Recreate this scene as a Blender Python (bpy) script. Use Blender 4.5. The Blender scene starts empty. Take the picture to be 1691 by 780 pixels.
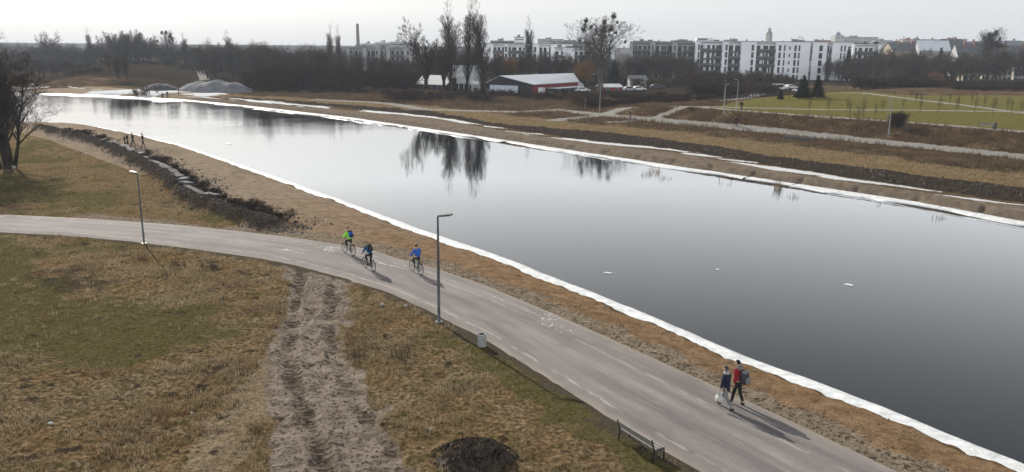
import bpy, bmesh, math, random
import numpy as np
from mathutils import Vector, Matrix
rad = math.radians
SC = bpy.context.scene
COL = SC.collection
# ---------------------------------------------------------------- camera, sky, sun, exposure
EYE = 13.6; HAZE = 0.00020
cam_d = bpy.data.cameras.new('camera'); cam = bpy.data.objects.new('camera', cam_d); COL.objects.link(cam)
cam_d.sensor_width = 36.0; cam_d.lens = 36.0 * 1340.0 / 1691.0
cam_d.clip_start = 0.1; cam_d.clip_end = 20000
cam.matrix_world = Matrix.Translation((0, 0, EYE)) @ Matrix.Rotation(rad(90 - 13.15), 4, 'X') @ Matrix.Rotation(rad(0.55), 4, 'Z')
SC.camera = cam
SUN_EL, SUN_AZ = rad(27.0), rad(-32.0)         # azimuth measured from +Y towards +X
sunv = Vector((math.sin(SUN_AZ) * math.cos(SUN_EL), math.cos(SUN_AZ) * math.cos(SUN_EL), math.sin(SUN_EL)))
W = bpy.data.worlds.new('World'); SC.world = W; W.use_nodes = True
nt = W.node_tree; nt.nodes.clear()
sky = nt.nodes.new('ShaderNodeTexSky'); sky.sky_type = 'NISHITA'; sky.sun_disc = False
sky.sun_elevation = SUN_EL; sky.sun_rotation = SUN_AZ
sky.air_density = 1.0; sky.dust_density = 3.0; sky.ozone_density = 1.0
hs = nt.nodes.new('ShaderNodeHueSaturation'); hs.inputs['Saturation'].default_value = 0.55
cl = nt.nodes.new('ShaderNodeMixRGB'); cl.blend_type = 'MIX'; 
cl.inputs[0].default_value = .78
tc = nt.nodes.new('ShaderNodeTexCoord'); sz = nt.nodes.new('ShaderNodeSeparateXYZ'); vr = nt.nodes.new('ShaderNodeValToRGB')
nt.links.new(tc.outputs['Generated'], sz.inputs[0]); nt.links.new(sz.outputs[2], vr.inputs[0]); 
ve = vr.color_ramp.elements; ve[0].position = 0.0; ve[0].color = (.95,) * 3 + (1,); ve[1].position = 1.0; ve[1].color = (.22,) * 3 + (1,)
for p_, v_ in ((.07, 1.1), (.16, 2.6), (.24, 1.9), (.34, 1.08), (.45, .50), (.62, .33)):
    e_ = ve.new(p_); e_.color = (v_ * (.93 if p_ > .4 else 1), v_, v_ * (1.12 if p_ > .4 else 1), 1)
vb = nt.nodes.new('ShaderNodeMixRGB'); vb.blend_type = 'MULTIPLY'; vb.inputs[0].default_value = 1.0; vb.inputs[2].default_value = (7.9, 8.15, 8.35, 1)   # veil of thin high cloud; low band brightened out of view for water reflections
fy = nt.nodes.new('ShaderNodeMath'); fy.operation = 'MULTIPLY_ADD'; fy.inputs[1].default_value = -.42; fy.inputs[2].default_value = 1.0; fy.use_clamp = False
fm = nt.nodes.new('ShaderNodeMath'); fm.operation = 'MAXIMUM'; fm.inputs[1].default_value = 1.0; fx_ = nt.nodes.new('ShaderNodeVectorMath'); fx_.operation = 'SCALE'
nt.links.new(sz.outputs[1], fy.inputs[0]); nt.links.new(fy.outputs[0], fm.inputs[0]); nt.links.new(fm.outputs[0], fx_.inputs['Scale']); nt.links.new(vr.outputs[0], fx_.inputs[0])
fy.inputs[1].default_value = -.9  # added brightness in the sky behind the camera, to lift the shaded facades
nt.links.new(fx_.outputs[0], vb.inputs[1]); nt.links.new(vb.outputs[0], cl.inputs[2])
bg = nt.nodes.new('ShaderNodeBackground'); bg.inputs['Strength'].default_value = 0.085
wo = nt.nodes.new('ShaderNodeOutputWorld')
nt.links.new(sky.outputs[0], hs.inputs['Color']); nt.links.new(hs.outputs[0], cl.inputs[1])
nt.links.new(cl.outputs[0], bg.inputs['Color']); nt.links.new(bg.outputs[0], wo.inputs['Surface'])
sl = bpy.data.lights.new('sun', 'SUN'); sl.energy = 5.0; sl.angle = rad(0.6); sl.color = (1.0, 0.94, 0.84)
so = bpy.data.objects.new('sun', sl); COL.objects.link(so)
so.rotation_euler = (-sunv).to_track_quat('-Z', 'Y').to_euler(); so.location = (0, 0, 80)
vs = SC.view_settings; vs.view_transform = 'Standard'; vs.look = 'None'; vs.gamma = 1.0; vs.use_curve_mapping = False
vs.exposure = 0.36
SC.cycles.max_bounces = 6; SC.cycles.diffuse_bounces = 2; SC.cycles.glossy_bounces = 3; SC.cycles.transparent_max_bounces = 6
SC.cycles.volume_bounces = 0
SC.cycles.use_adaptive_sampling = True; SC.cycles.adaptive_threshold = 0.015
try: SC.cycles.use_denoising = True
except Exception: pass

# ---------------------------------------------------------------- layout: world coordinates in metres, s = along the river, n = across it
NEAR_W=([5.7, 11.3, 19.2, 28.7, 38.9, 49.9, 60.8, 83.8, 118.9, 139.1, 158.1],[32.0, 33.1, 34.4, 36.6, 38.6, 39.9, 41.7, 45.2, 49.9, 50.5, 50.1])
FAR_W=([17.7, 28.6, 42.3, 58.1, 72.5, 91.0, 113.8, 143.1, 180.8, 202.8, 225.8, 238.8, 259.4, 288.3, 315.9],[81.9, 84.9, 86.3, 87.6, 89.0, 91.3, 93.6, 96.2, 95.9, 94.9, 92.6, 88.5, 79.9, 66.6, 48.3])
REVET=([18.0, 28.3, 42.6, 59.2, 74.0, 91.4, 115.7, 142.5, 167.0, 193.9, 215.8],[82.6, 83.7, 86.7, 89.2, 90.8, 91.7, 95.1, 95.8, 91.1, 90.8, 88.5])
TOW=([18.7, 29.4, 43.8, 62.7, 76.8, 95.7, 125.7, 150.7, 178.5, 203.8, 225.2],[85.6, 86.8, 89.1, 94.3, 94.2, 96.0, 103.4, 101.4, 97.4, 95.4, 92.5])
SNOWO=([19.2, 30.1, 45.0, 64.6, 78.1, 98.6, 128.5, 154.5, 188.4, 211.2, 229.8],[87.4, 88.8, 91.6, 97.2, 95.7, 98.8, 105.7, 104.0, 102.9, 99.0, 94.4])
SOILO=([21.0, 32.8, 48.8, 69.5, 86.0, 102.9, 134.6, 160.4, 190.5, 212.7, 227.6],[95.0, 96.1, 98.8, 104.3, 105.4, 103.2, 110.7, 108.0, 104.1, 99.7, 93.5])
STRAWO=([23.3, 36.7, 54.8, 76.7, 93.7, 114.9, 145.1, 169.6, 197.9, 215.0],[104.5, 107.2, 110.8, 115.1, 114.7, 115.2, 119.4, 114.2, 108.2, 100.8])
FPATH=([26.4, 37.2, 50.5, 69.9, 85.0, 100.8, 112.8, 116.7],[117.2, 119.3, 121.2, 123.4, 124.2, 126.4, 129.4, 129.9])
EMBT=([28.8, 44.5, 63.6, 82.4],[125.8, 128.1, 127.7, 129.9])
PATH_L=([12.7, 14.3, 17.6, 21.7, 26.6, 31.2, 36.1, 40.6, 45.6, 49.2, 54.2, 58.9, 63.6, 67.6],[21.7, 22.0, 22.7, 23.7, 24.9, 25.6, 26.2, 25.9, 25.1, 24.1, 22.1, 19.9, 17.3, 14.4])
PATH_R=([7.9, 9.6, 12.6, 15.6, 19.1, 23.1, 27.8, 33.3, 38.2, 42.0, 45.3, 48.2, 51.0, 55.1, 61.2, 68.4, 75.0],[26.4, 26.8, 27.5, 28.1, 28.8, 29.6, 30.4, 31.2, 31.5, 31.2, 31.3, 30.4, 29.6, 28.0, 25.2, 20.9, 16.2])
NEAR_W[0].extend([165,168,176,190]);NEAR_W[1].extend([42,30,-20,-100])
TRACK=[(-14.55, 49.52), (-9.67, 46.15), (-8.74, 41.98), (-7.87, 36.39), (-6.22, 31.74), (-4.53, 27.57), (-2.79, 23.91), (-2.15, 21.33), (-7.47, 21.24), (-7.88, 23.82), (-8.7, 27.48), (-10.13, 30.72), (-11.09, 35.11), (-11.7, 39.85), (-12.91, 45.28)]
RUT_A=[(-13.15, 49.28), (-11.24, 39.86), (-9.77, 33.32), (-7.78, 28.52), (-5.93, 23.85), (-4.99, 21.28)]
RUT_B=[(-10.81, 47.28), (-9.16, 38.97), (-7.53, 33.37), (-6.03, 29.65), (-4.31, 26.16), (-2.96, 23.72), (-1.98, 21.33)]
RUT_C=[(-10.1, 34.02), (-9.93, 30.72), (-10.01, 27.95), (-10.08, 25.61), (-10.0, 23.22), (-9.89, 21.51)]
GREEN_A=[(-45.9, 57.24), (-37.47, 57.8), (-25.89, 54.72), (-27.92, 52.09), (-27.91, 48.04), (-23.21, 41.53), (-18.9, 39.16), (-15.68, 38.78), (-14.18, 39.78), (-13.71, 37.5), (-15.67, 33.17), (-18.71, 32.41), (-22.18, 33.0), (-27.34, 32.87)]
GREEN_B=[(-4.26, 37.5), (-2.27, 34.22), (0.17, 30.36), (1.29, 27.69), (2.91, 25.86), (3.89, 23.85), (6.26, 23.89), (4.34, 27.03), (1.44, 31.73), (-1.24, 35.93), (-3.1, 37.79)]
GREEN_C=[(-52.52, 65.93), (-43.57, 67.69), (-36.86, 66.7), (-26.26, 63.03), (-17.89, 59.05), (-20.23, 63.77), (-26.38, 68.56), (-35.44, 77.28), (-54.12, 97.91), (-66.77, 115.08), (-66.76, 109.28), (-56.93, 79.61)]
SOIL_A=[(-29.42, 48.4), (-27.36, 48.76), (-23.97, 46.82), (-23.29, 43.97), (-25.81, 43.89), (-27.92, 45.78)]
PARKG=[(32.88, 147.1), (45.74, 136.6), (59.31, 122.57), (69.61, 111.04), (76.95, 98.09), (181.94, 235.48), (125.82, 202.84), (94.93, 197.81), (91.19, 242.55), (69.12, 215.08), (50.52, 179.35), (39.33, 155.59)]
RIDGE=[(-18.02, 60.29), (-21.52, 63.25), (-25.39, 67.27), (-29.57, 72.72), (-34.62, 80.93), (-39.9, 88.87), (-46.16, 97.38), (-53.39, 106.99), (-61.01, 115.57), (-68.54, 123.07), (-75.11, 129.81)]
PARKP1=[(16.83, 149.46), (34.24, 153.32), (55.12, 148.48), (71.9, 149.15), (91.86, 147.39), (112.38, 144.45)]
PARKP2=[(83.8, 227.16), (88.28, 209.82), (88.99, 185.26), (90.17, 162.44), (90.06, 144.45), (92.66, 131.38)]
PARKP3=[(8.28, 154.37), (18.24, 161.89), (37.36, 173.09), (46.11, 188.21), (59.62, 211.9), (74.67, 245.38), (84.87, 270.73), (94.36, 291.03)]
GRAVP=[(9.33, 173.97), (0.32, 171.2), (-19.52, 178.96), (-29.93, 195.27), (-38.16, 200.73), (-49.8, 206.05)]
DIKE=[(-148.58, 256.57), (-136.72, 259.13), (-132.51, 278.48), (-123.51, 296.3), (-117.54, 309.32), (-141.89, 385.17), (-179.29, 464.17), (-219.29, 493.23), (-255.64, 493.78), (-183.34, 317.22)]
ROADL=[(-113.88, 304.34), (-127.72, 339.65), (-152.29, 401.53), (-174.12, 452.46)]
P={'bin': (-1.35, 35.61), 'bench_a': (3.83, 26.46), 'bench_b': (4.81, 24.89), 'heap': (-1.19, 24.61), 'lamp_a': (-3.64, 38.86), 'lamp_b': (-25.64, 54.9), 'lamp_c': (55.1, 119.45), 'lamp_d': (16.76, 158.76), 'lamp_e': (36.83, 143.15), 'lamp_f': (39.91, 146.55), 'lamp_g': (50.07, 195.38), 'woman': (8.31, 29.09), 'man': (8.78, 29.37), 'c1r': (-10.43, 51.8), 'c1f': (-11.26, 52.74), 'c2r': (-8.48, 48.04), 'c2f': (-9.21, 48.99), 'c3r': (-5.5, 47.33), 'c3f': (-6.16, 48.26), 'w1': (-52.51, 109.74), 'w2': (-51.65, 109.13), 'w3': (-51.56, 109.82), 'w4': (-49.84, 109.27), 'b1': (-105.23, 236.24), 'b2': (-102.05, 230.57), 'b3': (-102.96, 236.64), 'b4': (-101.22, 233.79), 'b5': (-96.39, 225.6), 'b6': (-95.15, 225.81), 'b7': (-93.29, 229.06), 'p1': (40.01, 143.75), 'p2': (88.68, 180.95), 'p3': (90.95, 183.4), 'p4': (36.58, 167.66), 'p5': (37.09, 167.73), 'p6': (22.07, 153.88), 'cyc4': (37.62, 137.69), 'pbench': (66.11, 114.04), 'pbin': (67.37, 114.16), 'treeL': (-55.62, 88.76), 'shrubice': (-104.02, 229.03), 'reed1': (28.89, 87.14), 'reed2': (17.24, 98.16), 'red_a': (-7.34, 233.02), 'red_b': (3.7, 225.81), 'red_c': (19.26, 244.28), 'heapg1': (-95.69, 232.91), 'heapg2': (-79.77, 226.61)}
Q = math.sqrt(0.5)
def to_sn(x, y): return (y - x) * Q, (x + y) * Q
def from_sn(s, n): return (n - s) * Q, (n + s) * Q
def along(line, s):
    xs, ys = np.array(line[0], float), np.array(line[1], float)
    s = np.asarray(s, float)
    r = np.interp(s, xs, ys)
    a = (ys[1] - ys[0]) / (xs[1] - xs[0]); b = (ys[-1] - ys[-2]) / (xs[-1] - xs[-2])
    r = np.where(s < xs[0], ys[0] + np.clip(a, -.2, .2) * (s - xs[0]), r)
    return np.where(s > xs[-1], ys[-1] + np.clip(b, -1.2, 1.2) * (s - xs[-1]), r)
def hash01(ix, iy, seed):
    h = (ix.astype(np.int64) * 374761393 + iy.astype(np.int64) * 668265263 + seed * 974634777) & 0xffffffff
    h = ((h ^ (h >> 13)) * 1274126177) & 0xffffffff
    h = (h ^ (h >> 16)) & 0xffffff
    return h / float(0xffffff)
def vnoise(x, y, seed=0):
    x = np.asarray(x, float); y = np.asarray(y, float)
    ix = np.floor(x); iy = np.floor(y); fx = x - ix; fy = y - iy
    fx = fx * fx * (3 - 2 * fx); fy = fy * fy * (3 - 2 * fy)
    a = hash01(ix, iy, seed); b = hash01(ix + 1, iy, seed); c = hash01(ix, iy + 1, seed); d = hash01(ix + 1, iy + 1, seed)
    return (a * (1 - fx) + b * fx) * (1 - fy) + (c * (1 - fx) + d * fx) * fy
def fbm(x, y, octv=3, seed=0):
    r = 0.0; a = 0.5; t = 0.0
    for i in range(octv):
        r = r + a * vnoise(np.asarray(x) * 2 ** i + 17.3 * i, np.asarray(y) * 2 ** i + 5.1 * i, seed + i); t += a; a *= .5
    return r / t
def sstep(a, b, x):
    t = np.clip((np.asarray(x, float) - a) / (b - a), 0, 1); return t * t * (3 - 2 * t)
def line_dist(pts, x, y, want_t=False):
    best = np.full(np.shape(x), 1e9); bt = np.zeros(np.shape(x)); acc = 0.0
    for (ax, ay), (bx, by) in zip(pts[:-1], pts[1:]):
        L = math.hypot(bx - ax, by - ay)
        t = np.clip(((x - ax) * (bx - ax) + (y - ay) * (by - ay)) / (L * L), 0, 1)
        d = np.hypot(x - ax - t * (bx - ax), y - ay - t * (by - ay))
        m = d < best; best = np.where(m, d, best); bt = np.where(m, acc + t * L, bt); acc += L
    return (best, bt) if want_t else best
def poly_sd(poly, x, y):
    """signed distance, positive inside"""
    d = line_dist(list(poly) + [poly[0]], x, y); ins = np.zeros(np.shape(x), bool)
    n = len(poly)
    for i in range(n):
        (ax, ay), (bx, by) = poly[i], poly[(i + 1) % n]
        c = ((ay > y) != (by > y))
        with np.errstate(divide='ignore', invalid='ignore'):
            xi = (bx - ax) * (y - ay) / ((by - ay) if by != ay else 1e-9) + ax
        ins ^= c & (x < xi)
    return np.where(ins, d, -d)
def far_bounds(s):
    b = [along(FAR_W, s)]
    for L, g in ((REVET, .8), (TOW, 1.2), (SNOWO, .7), (SOILO, 2.5), (STRAWO, 3.0)):
        b.append(np.maximum(along(L, s), b[-1] + g))
    fp = np.maximum(along(FPATH, s), b[-1] + 3)
    b.append(fp)
    b.append(np.maximum(along(EMBT, s), fp + 5.0))
    return b
def path_mid(s): return along(PATH_L, s), along(PATH_R, s)

def terrain(x, y, detail=True, masks=False):
    x = np.asarray(x, float); y = np.asarray(y, float)
    s, n = to_sn(x, y)
    nw = along(NEAR_W, s) - .35 + (fbm(x * .35, y * .35, 3, 3) - .5) * .8 + (fbm(x * 1.7, y * 1.7, 2, 13) - .5) * .35
    dn = nw - n
    B = far_bounds(s)
    B[0] = B[0] + (fbm(x * .5, y * .5, 2, 5) - .5) * .5
    df = n - B[0]
    r = np.hypot(x, y)
    # ---- near bank
    zn = np.interp(dn, [-6, 0, .25, .9, 3.5, 7.5, 12], [-3.0, -1.22, -1.02, -.78, -.3, -.03, 0])
    # ---- far bank
    fade = 1 - sstep(82, 116, s)
    hill = 3.0 * fade + 0.9 * (1 - fade)
    lv = [-1.22, -.45 + 0 * s, -.36 + 0 * s, -.33 + 0 * s, 0 * s, .12 + 0 * s, .5 + 0 * s, hill]
    zf = np.where(df < 0, np.maximum(-3, -1.22 + df * .5), -1.22)
    for i in range(len(B) - 1):
        t = np.clip((n - B[i]) / np.maximum(B[i + 1] - B[i], .1), 0, 1)
        zf = zf + t * ((lv[i + 1]) - (lv[i] if i else -1.22))
    fw = np.abs(n - B[6])
    # river side choice
    near = (dn > -8) & (n < (nw + B[0]) * .5)
    z = np.where(near, zn, zf)
    land_n = near & (dn > 0)
    land_f = (~near) & (df > 0)
    # ---- zone weights
    nz1 = fbm(x * .22, y * .22, 3, 11) - .5; nz2 = fbm(x * .9, y * .9, 3, 21) - .5; nz3 = fbm(x * 3.1, y * 3.1, 2, 31) - .5
    pl, pr = path_mid(s)
    onpath = land_n & (s < 75) & (s > -30)
    d_path = np.where(s < 74, np.maximum(pl - n, n - pr), 1e3)        # <0 on the path
    sand = np.where(land_n & ((n > pr - .3) | (s > 73)), 1.0, 0.0) * sstep(-1.2, .6, (n - pr) + nz2 * 1.5)
    rd, rt = line_dist(RIDGE, x, y, True)
    ridge_side = land_n & (s > 58)
    # land between ridge and the water is the bare sand track; land behind the ridge is meadow
    gc = poly_sd(GREEN_C, x, y)
    behind = (gc > -1.0) | ((s > 70) & (n < along(([58, 70, 90, 130, 165], [34, 33, 32.5, 35, 34]), s)))
    sand = np.where(ridge_side & behind, 0, sand)
    green = np.maximum(.9 * sstep(-3.0, 3.0, poly_sd(GREEN_A, x, y) + nz1 * 12 + nz2 * 5 + nz3 * 2), sstep(-.6, .9, poly_sd(GREEN_B, x, y) + nz2 * 2.2))
    green = np.maximum(green, .75 * sstep(-1.5, 3, gc + nz1 * 12 + nz2 * 4) * sstep(-.30, .15, nz1))
    mud = sstep(-.5, .5, poly_sd(TRACK, x, y) + nz2 * 1.3 + nz3 * .5)
    soil = .62 * sstep(-1.0, .9, poly_sd(SOIL_A, x, y) + nz2 * 4.5 + nz3 * 2)
    ridge = (1 - sstep(.8, 2.1, rd + nz2 * 1.8 + nz3 * .8)) * land_n
    soil = np.maximum(soil, ridge * .8)
    spots = sstep(.275, .315, fbm(x * 1.5, y * 1.5, 2, 77) - .5 + .30 * (fbm(x * .11, y * .11, 2, 78) - .5)) * land_n * (d_path > 1) * (sand < .3)
    soil = np.maximum(soil * .85, spots * .62)
    verge = np.where(land_n & (s < 74), sstep(1.2, .2, pl - n + nz2 * 1.5 + nz3 * .8) * (n < pl + .2), 0) * .85
    snow = np.zeros_like(x); gpath = np.zeros_like(x); tow = np.zeros_like(x); brush = np.zeros_like(x); straw = np.zeros_like(x); park = np.zeros_like(x); wood = np.zeros_like(x)
    wob = nz1 * 1.6 + nz2 * .8
    tow = np.where(land_f, sstep(-.2, .2, df) * (1 - sstep(B[2] - .2, B[2] + .3, n)), 0)
    snow = np.where(land_f, sstep(B[2] - .4, B[2] + .1, n + wob * .5) * (1 - sstep(B[3] - .6, B[3] + .2, n + wob * .9)), 0) * sstep(-.07, .09, fbm(s * .09, n * .8, 3, 41) - .48)
    wet = np.where(land_f, sstep(B[2] - .5, B[2], n) * (1 - sstep(B[3], B[3] + .6, n)), 0)
    fsoil = np.where(land_f, sstep(-.4, .4, n - B[3] + wob * .6) * (1 - sstep(-.6, .6, n - B[4] + .9 + wob * 2.0)), 0) * (1 - sstep(200, 216, s))
    straw = np.where(land_f, sstep(-.4, .4, n - B[4] + wob) * (1 - sstep(-2, 2, n - B[5] + wob * 3)), 0)
    brush = np.where(land_f, sstep(-2, 2, n - B[5] + wob * 3), 0)
    gpath = np.where(land_f & (s < 116), 1 - sstep(1.0, 1.5, fw + nz3 * .5), 0)
    et = np.where(land_f & (s < 90), 1 - sstep(1.0, 1.5, np.abs(n - B[7] - 1.5) + nz3 * .4), 0)
    gpath = np.maximum(gpath, et)
    for pl_, w_ in ((PARKP1, .75), (PARKP2, .85), (PARKP3, 1.7), (GRAVP, 1.5)):
        gpath = np.maximum(gpath, np.where(land_f, 1 - sstep(w_, w_ + .5, line_dist(pl_, x, y) + nz3 * .5), 0))
    pk = sstep(-.8, .8, poly_sd(PARKG, x, y) + nz2 * 1.2) * (n > B[7] + 2.4)
    park = np.where(land_f, pk, 0)
    dk = poly_sd(DIKE, x, y)
    beach = np.where(land_f & (s > 205), 1 - sstep(13, 20, df + wob * 3), 0) * sstep(205, 222, s)
    beach = np.where(land_f & (s > 240), np.maximum(beach, 1 - sstep(10, 16, df + wob * 3)), beach)
    road = np.where(land_f, 1 - sstep(1.4, 2.4, line_dist(ROADL, x, y) + nz2), 0)
    snowb = beach * sstep(.02, .10, fbm(x * .05, y * .16, 3, 55) - .5)
    wood = np.where(land_f & (n > B[5] + 6) & (s > 116), 1.0, 0) * sstep(118, 150, s + nz1 * 20) * (1 - sstep(-3, 3, dk)) * (1 - beach)
    wood = np.maximum(wood, np.where(land_f & (park < .3) & (x < 95), sstep(212, 232, r + nz1 * 20), 0) * (s < 190))
    wood = np.maximum(wood, np.where(r > 300, sstep(300, 340, r), 0) * (park < .3))
    # ---- heights
    z = z + np.where(land_f & (s > 170), 3.2 * sstep(-2, 22, dk), 0)
    z = z + ridge * (0.75 * np.exp(-(rd / 1.3) ** 2) * (0.55 + 1.1 * fbm(x * .5, y * .5, 2, 61)))
    city = sstep(.05, .35, np.arctan2(x, np.maximum(y, .01)))
    z = z + sstep(650, 1500, r) * 17 * city + np.where(r > 1500, (r - 1500) * .004 * city, 0)
    rutc = np.zeros_like(x); palec = land_n * (1 - sstep(.35, 1.5, line_dist(RUT_C, x, y) + nz2 * 1.6 + nz3 * .6)) * .9
    if detail:
        rough = np.where(land_n | land_f, 1.0, 0.0)
        keep = sstep(-.1, .7, d_path)                          # the asphalt bed stays smooth
        z = z + rough * keep * (.10 * nz2 + .05 * nz3) * np.where(land_n, 1, .8)
        z = z - np.where(d_path < .5, .05 * sstep(.5, -.1, d_path), 0) * land_n
        gr = np.clip(1 - green - mud - soil - sand, 0, 1) * land_n * keep
        z = z + gr * (.16 * np.clip(fbm(x * 1.7, y * 1.7, 2, 91) - .42, 0, 1) + .08 * (fbm(x * 5, y * 5, 2, 92) - .5))
        z = z + soil * land_n * (.30 * (fbm(x * 2.4, y * 2.4, 3, 93) - .45)) + sand * .10 * (fbm(x * 2.2, y * 2.2, 3, 94) - .5) * land_n
        dnl = np.abs(dn - (3.6 + nz1 * 2)); z = z - sand * .07 * np.exp(-(dnl / .18) ** 2)
        dnl = np.abs(dn - (4.9 + nz1 * 1.2)); z = z - sand * .08 * np.exp(-(dnl / .16) ** 2)
        z = z - mud * .06 + mud * .13 * (fbm(x * 3.2, y * 3.2, 3, 95) - .5)
        for L in (RUT_A, RUT_B):
            d, t = line_dist(L, x, y, True)
            d = d + nz2 * .25
            lug = .5 + .5 * np.sin(t * 2 * math.pi / .30 + nz2 * 9 + nz3 * 3); patch = sstep(-.24, .04, fbm(x * .8, y * .8, 3, 301) - .5)
            rutc = np.maximum(rutc, mud * np.exp(-(d / .48) ** 2) * (.25 + .75 * (1 - lug)) * patch)
            z = z + mud * patch * (-.10 * np.exp(-(d / .34) ** 2) * (.4 + .9 * lug) + .11 * np.exp(-((d - .5) / .16) ** 2) * (.3 + fbm(x * 2, y * 2, 2, 96)))
        soilf = fsoil
        z = z + soilf * (.30 * fbm(x * .6, y * .6, 3, 97) + .24 * (fbm(x * 2.6, y * 2.6, 2, 98) - .5))
        z = z + brush * .25 * (fbm(x * .7, y * .7, 3, 99) - .5) * (1 - gpath) * (1 - park)
        # dark notches across the stone revetment
        ph = np.mod(s + 1.3 * vnoise(s * .1, s * 0, 7), 6.3)
        notch = np.where(land_f & (n < B[1] + .2) & (s < 150), np.exp(-((ph - 3) / .28) ** 2), 0)
        z = z - notch * .3
    if not masks: return z
    z0 = dict(green=np.where(land_n, green, 0) * (1 - sand), sand=np.maximum(sand * land_n, beach), mud=mud * land_n, soil=np.maximum(soil * land_n, fsoil),
              snow=np.maximum(snow, snowb), gpath=np.maximum(gpath, road), tow=tow * (1 - sstep(205, 222, s)), brush=np.maximum(brush * (1 - gpath) * (1 - park), sstep(-4, 2, dk) * land_f),
              trod=np.where(land_n & (s < 80), 1 - sstep(.3, 3.4, n - pr + nz2 * 2.2), .55 * sstep(-.08, .12, nz1)) * sand, rut=rutc, warm=sstep(75, 35, s + nz1 * 20) * land_n, pale=palec, verge=verge, park=park, wood=wood, wet=np.maximum(wet * (1 - snow), np.where(land_n, sstep(1.1, .2, dn), 0)))
    return z, z0
def ground_z(x, y): return float(terrain(np.array([x]), np.array([y]))[0])

# ---------------------------------------------------------------- helpers
def tag(o, label=None, cat=None, group=None, kind=None):
    if label: o['label'] = label
    if cat: o['category'] = cat
    if group: o['group'] = group
    if kind: o['kind'] = kind
    return o
def empty(name, loc=(0, 0, 0), rz=0.0, label=None, cat=None, group=None):
    o = bpy.data.objects.new(name, None); COL.objects.link(o); o.empty_display_size = .2
    o.location = loc; o.rotation_euler = (0, 0, rz)
    return tag(o, label, cat, group)
def kids(o): return [c for c in COL.objects if c.parent == o]
def copy_tree(o, parent=None, tree=None):
    c = o.copy(); COL.objects.link(c)
    if parent is not None: c.parent = parent
    for ch in (tree or KIDS).get(o.name, ()): copy_tree(ch, c, tree)
    return c
KIDS = {}
def note_kids(o):
    """remember a prototype's children once, so that copies need no scene walk"""
    KIDS[o.name] = kids(o)
    for ch in KIDS[o.name]: note_kids(ch)
    return o
def link(name, me, parent=None, mats=()):
    o = bpy.data.objects.new(name, me); COL.objects.link(o)
    for m in (mats if isinstance(mats, (list, tuple)) else [mats]): me.materials.append(m)
    if parent is not None: o.parent = parent
    return o
def array_mesh(name, V, F, smooth=False):
    """V (N,3) and F (M,k) arrays -> mesh, quickly"""
    V = np.ascontiguousarray(V, dtype=np.float32); F = np.ascontiguousarray(F, dtype=np.int32)
    me = bpy.data.meshes.new(name); me.vertices.add(len(V)); me.vertices.foreach_set('co', V.ravel())
    k = F.shape[1]; me.loops.add(F.size); me.loops.foreach_set('vertex_index', F.ravel())
    me.polygons.add(len(F)); me.polygons.foreach_set('loop_start', np.arange(0, F.size, k, dtype=np.int32))
    me.polygons.foreach_set('loop_total', np.full(len(F), k, dtype=np.int32))
    me.polygons.foreach_set('use_smooth', np.full(len(F), smooth, dtype=bool))
    me.update(calc_edges=True); return me
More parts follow.
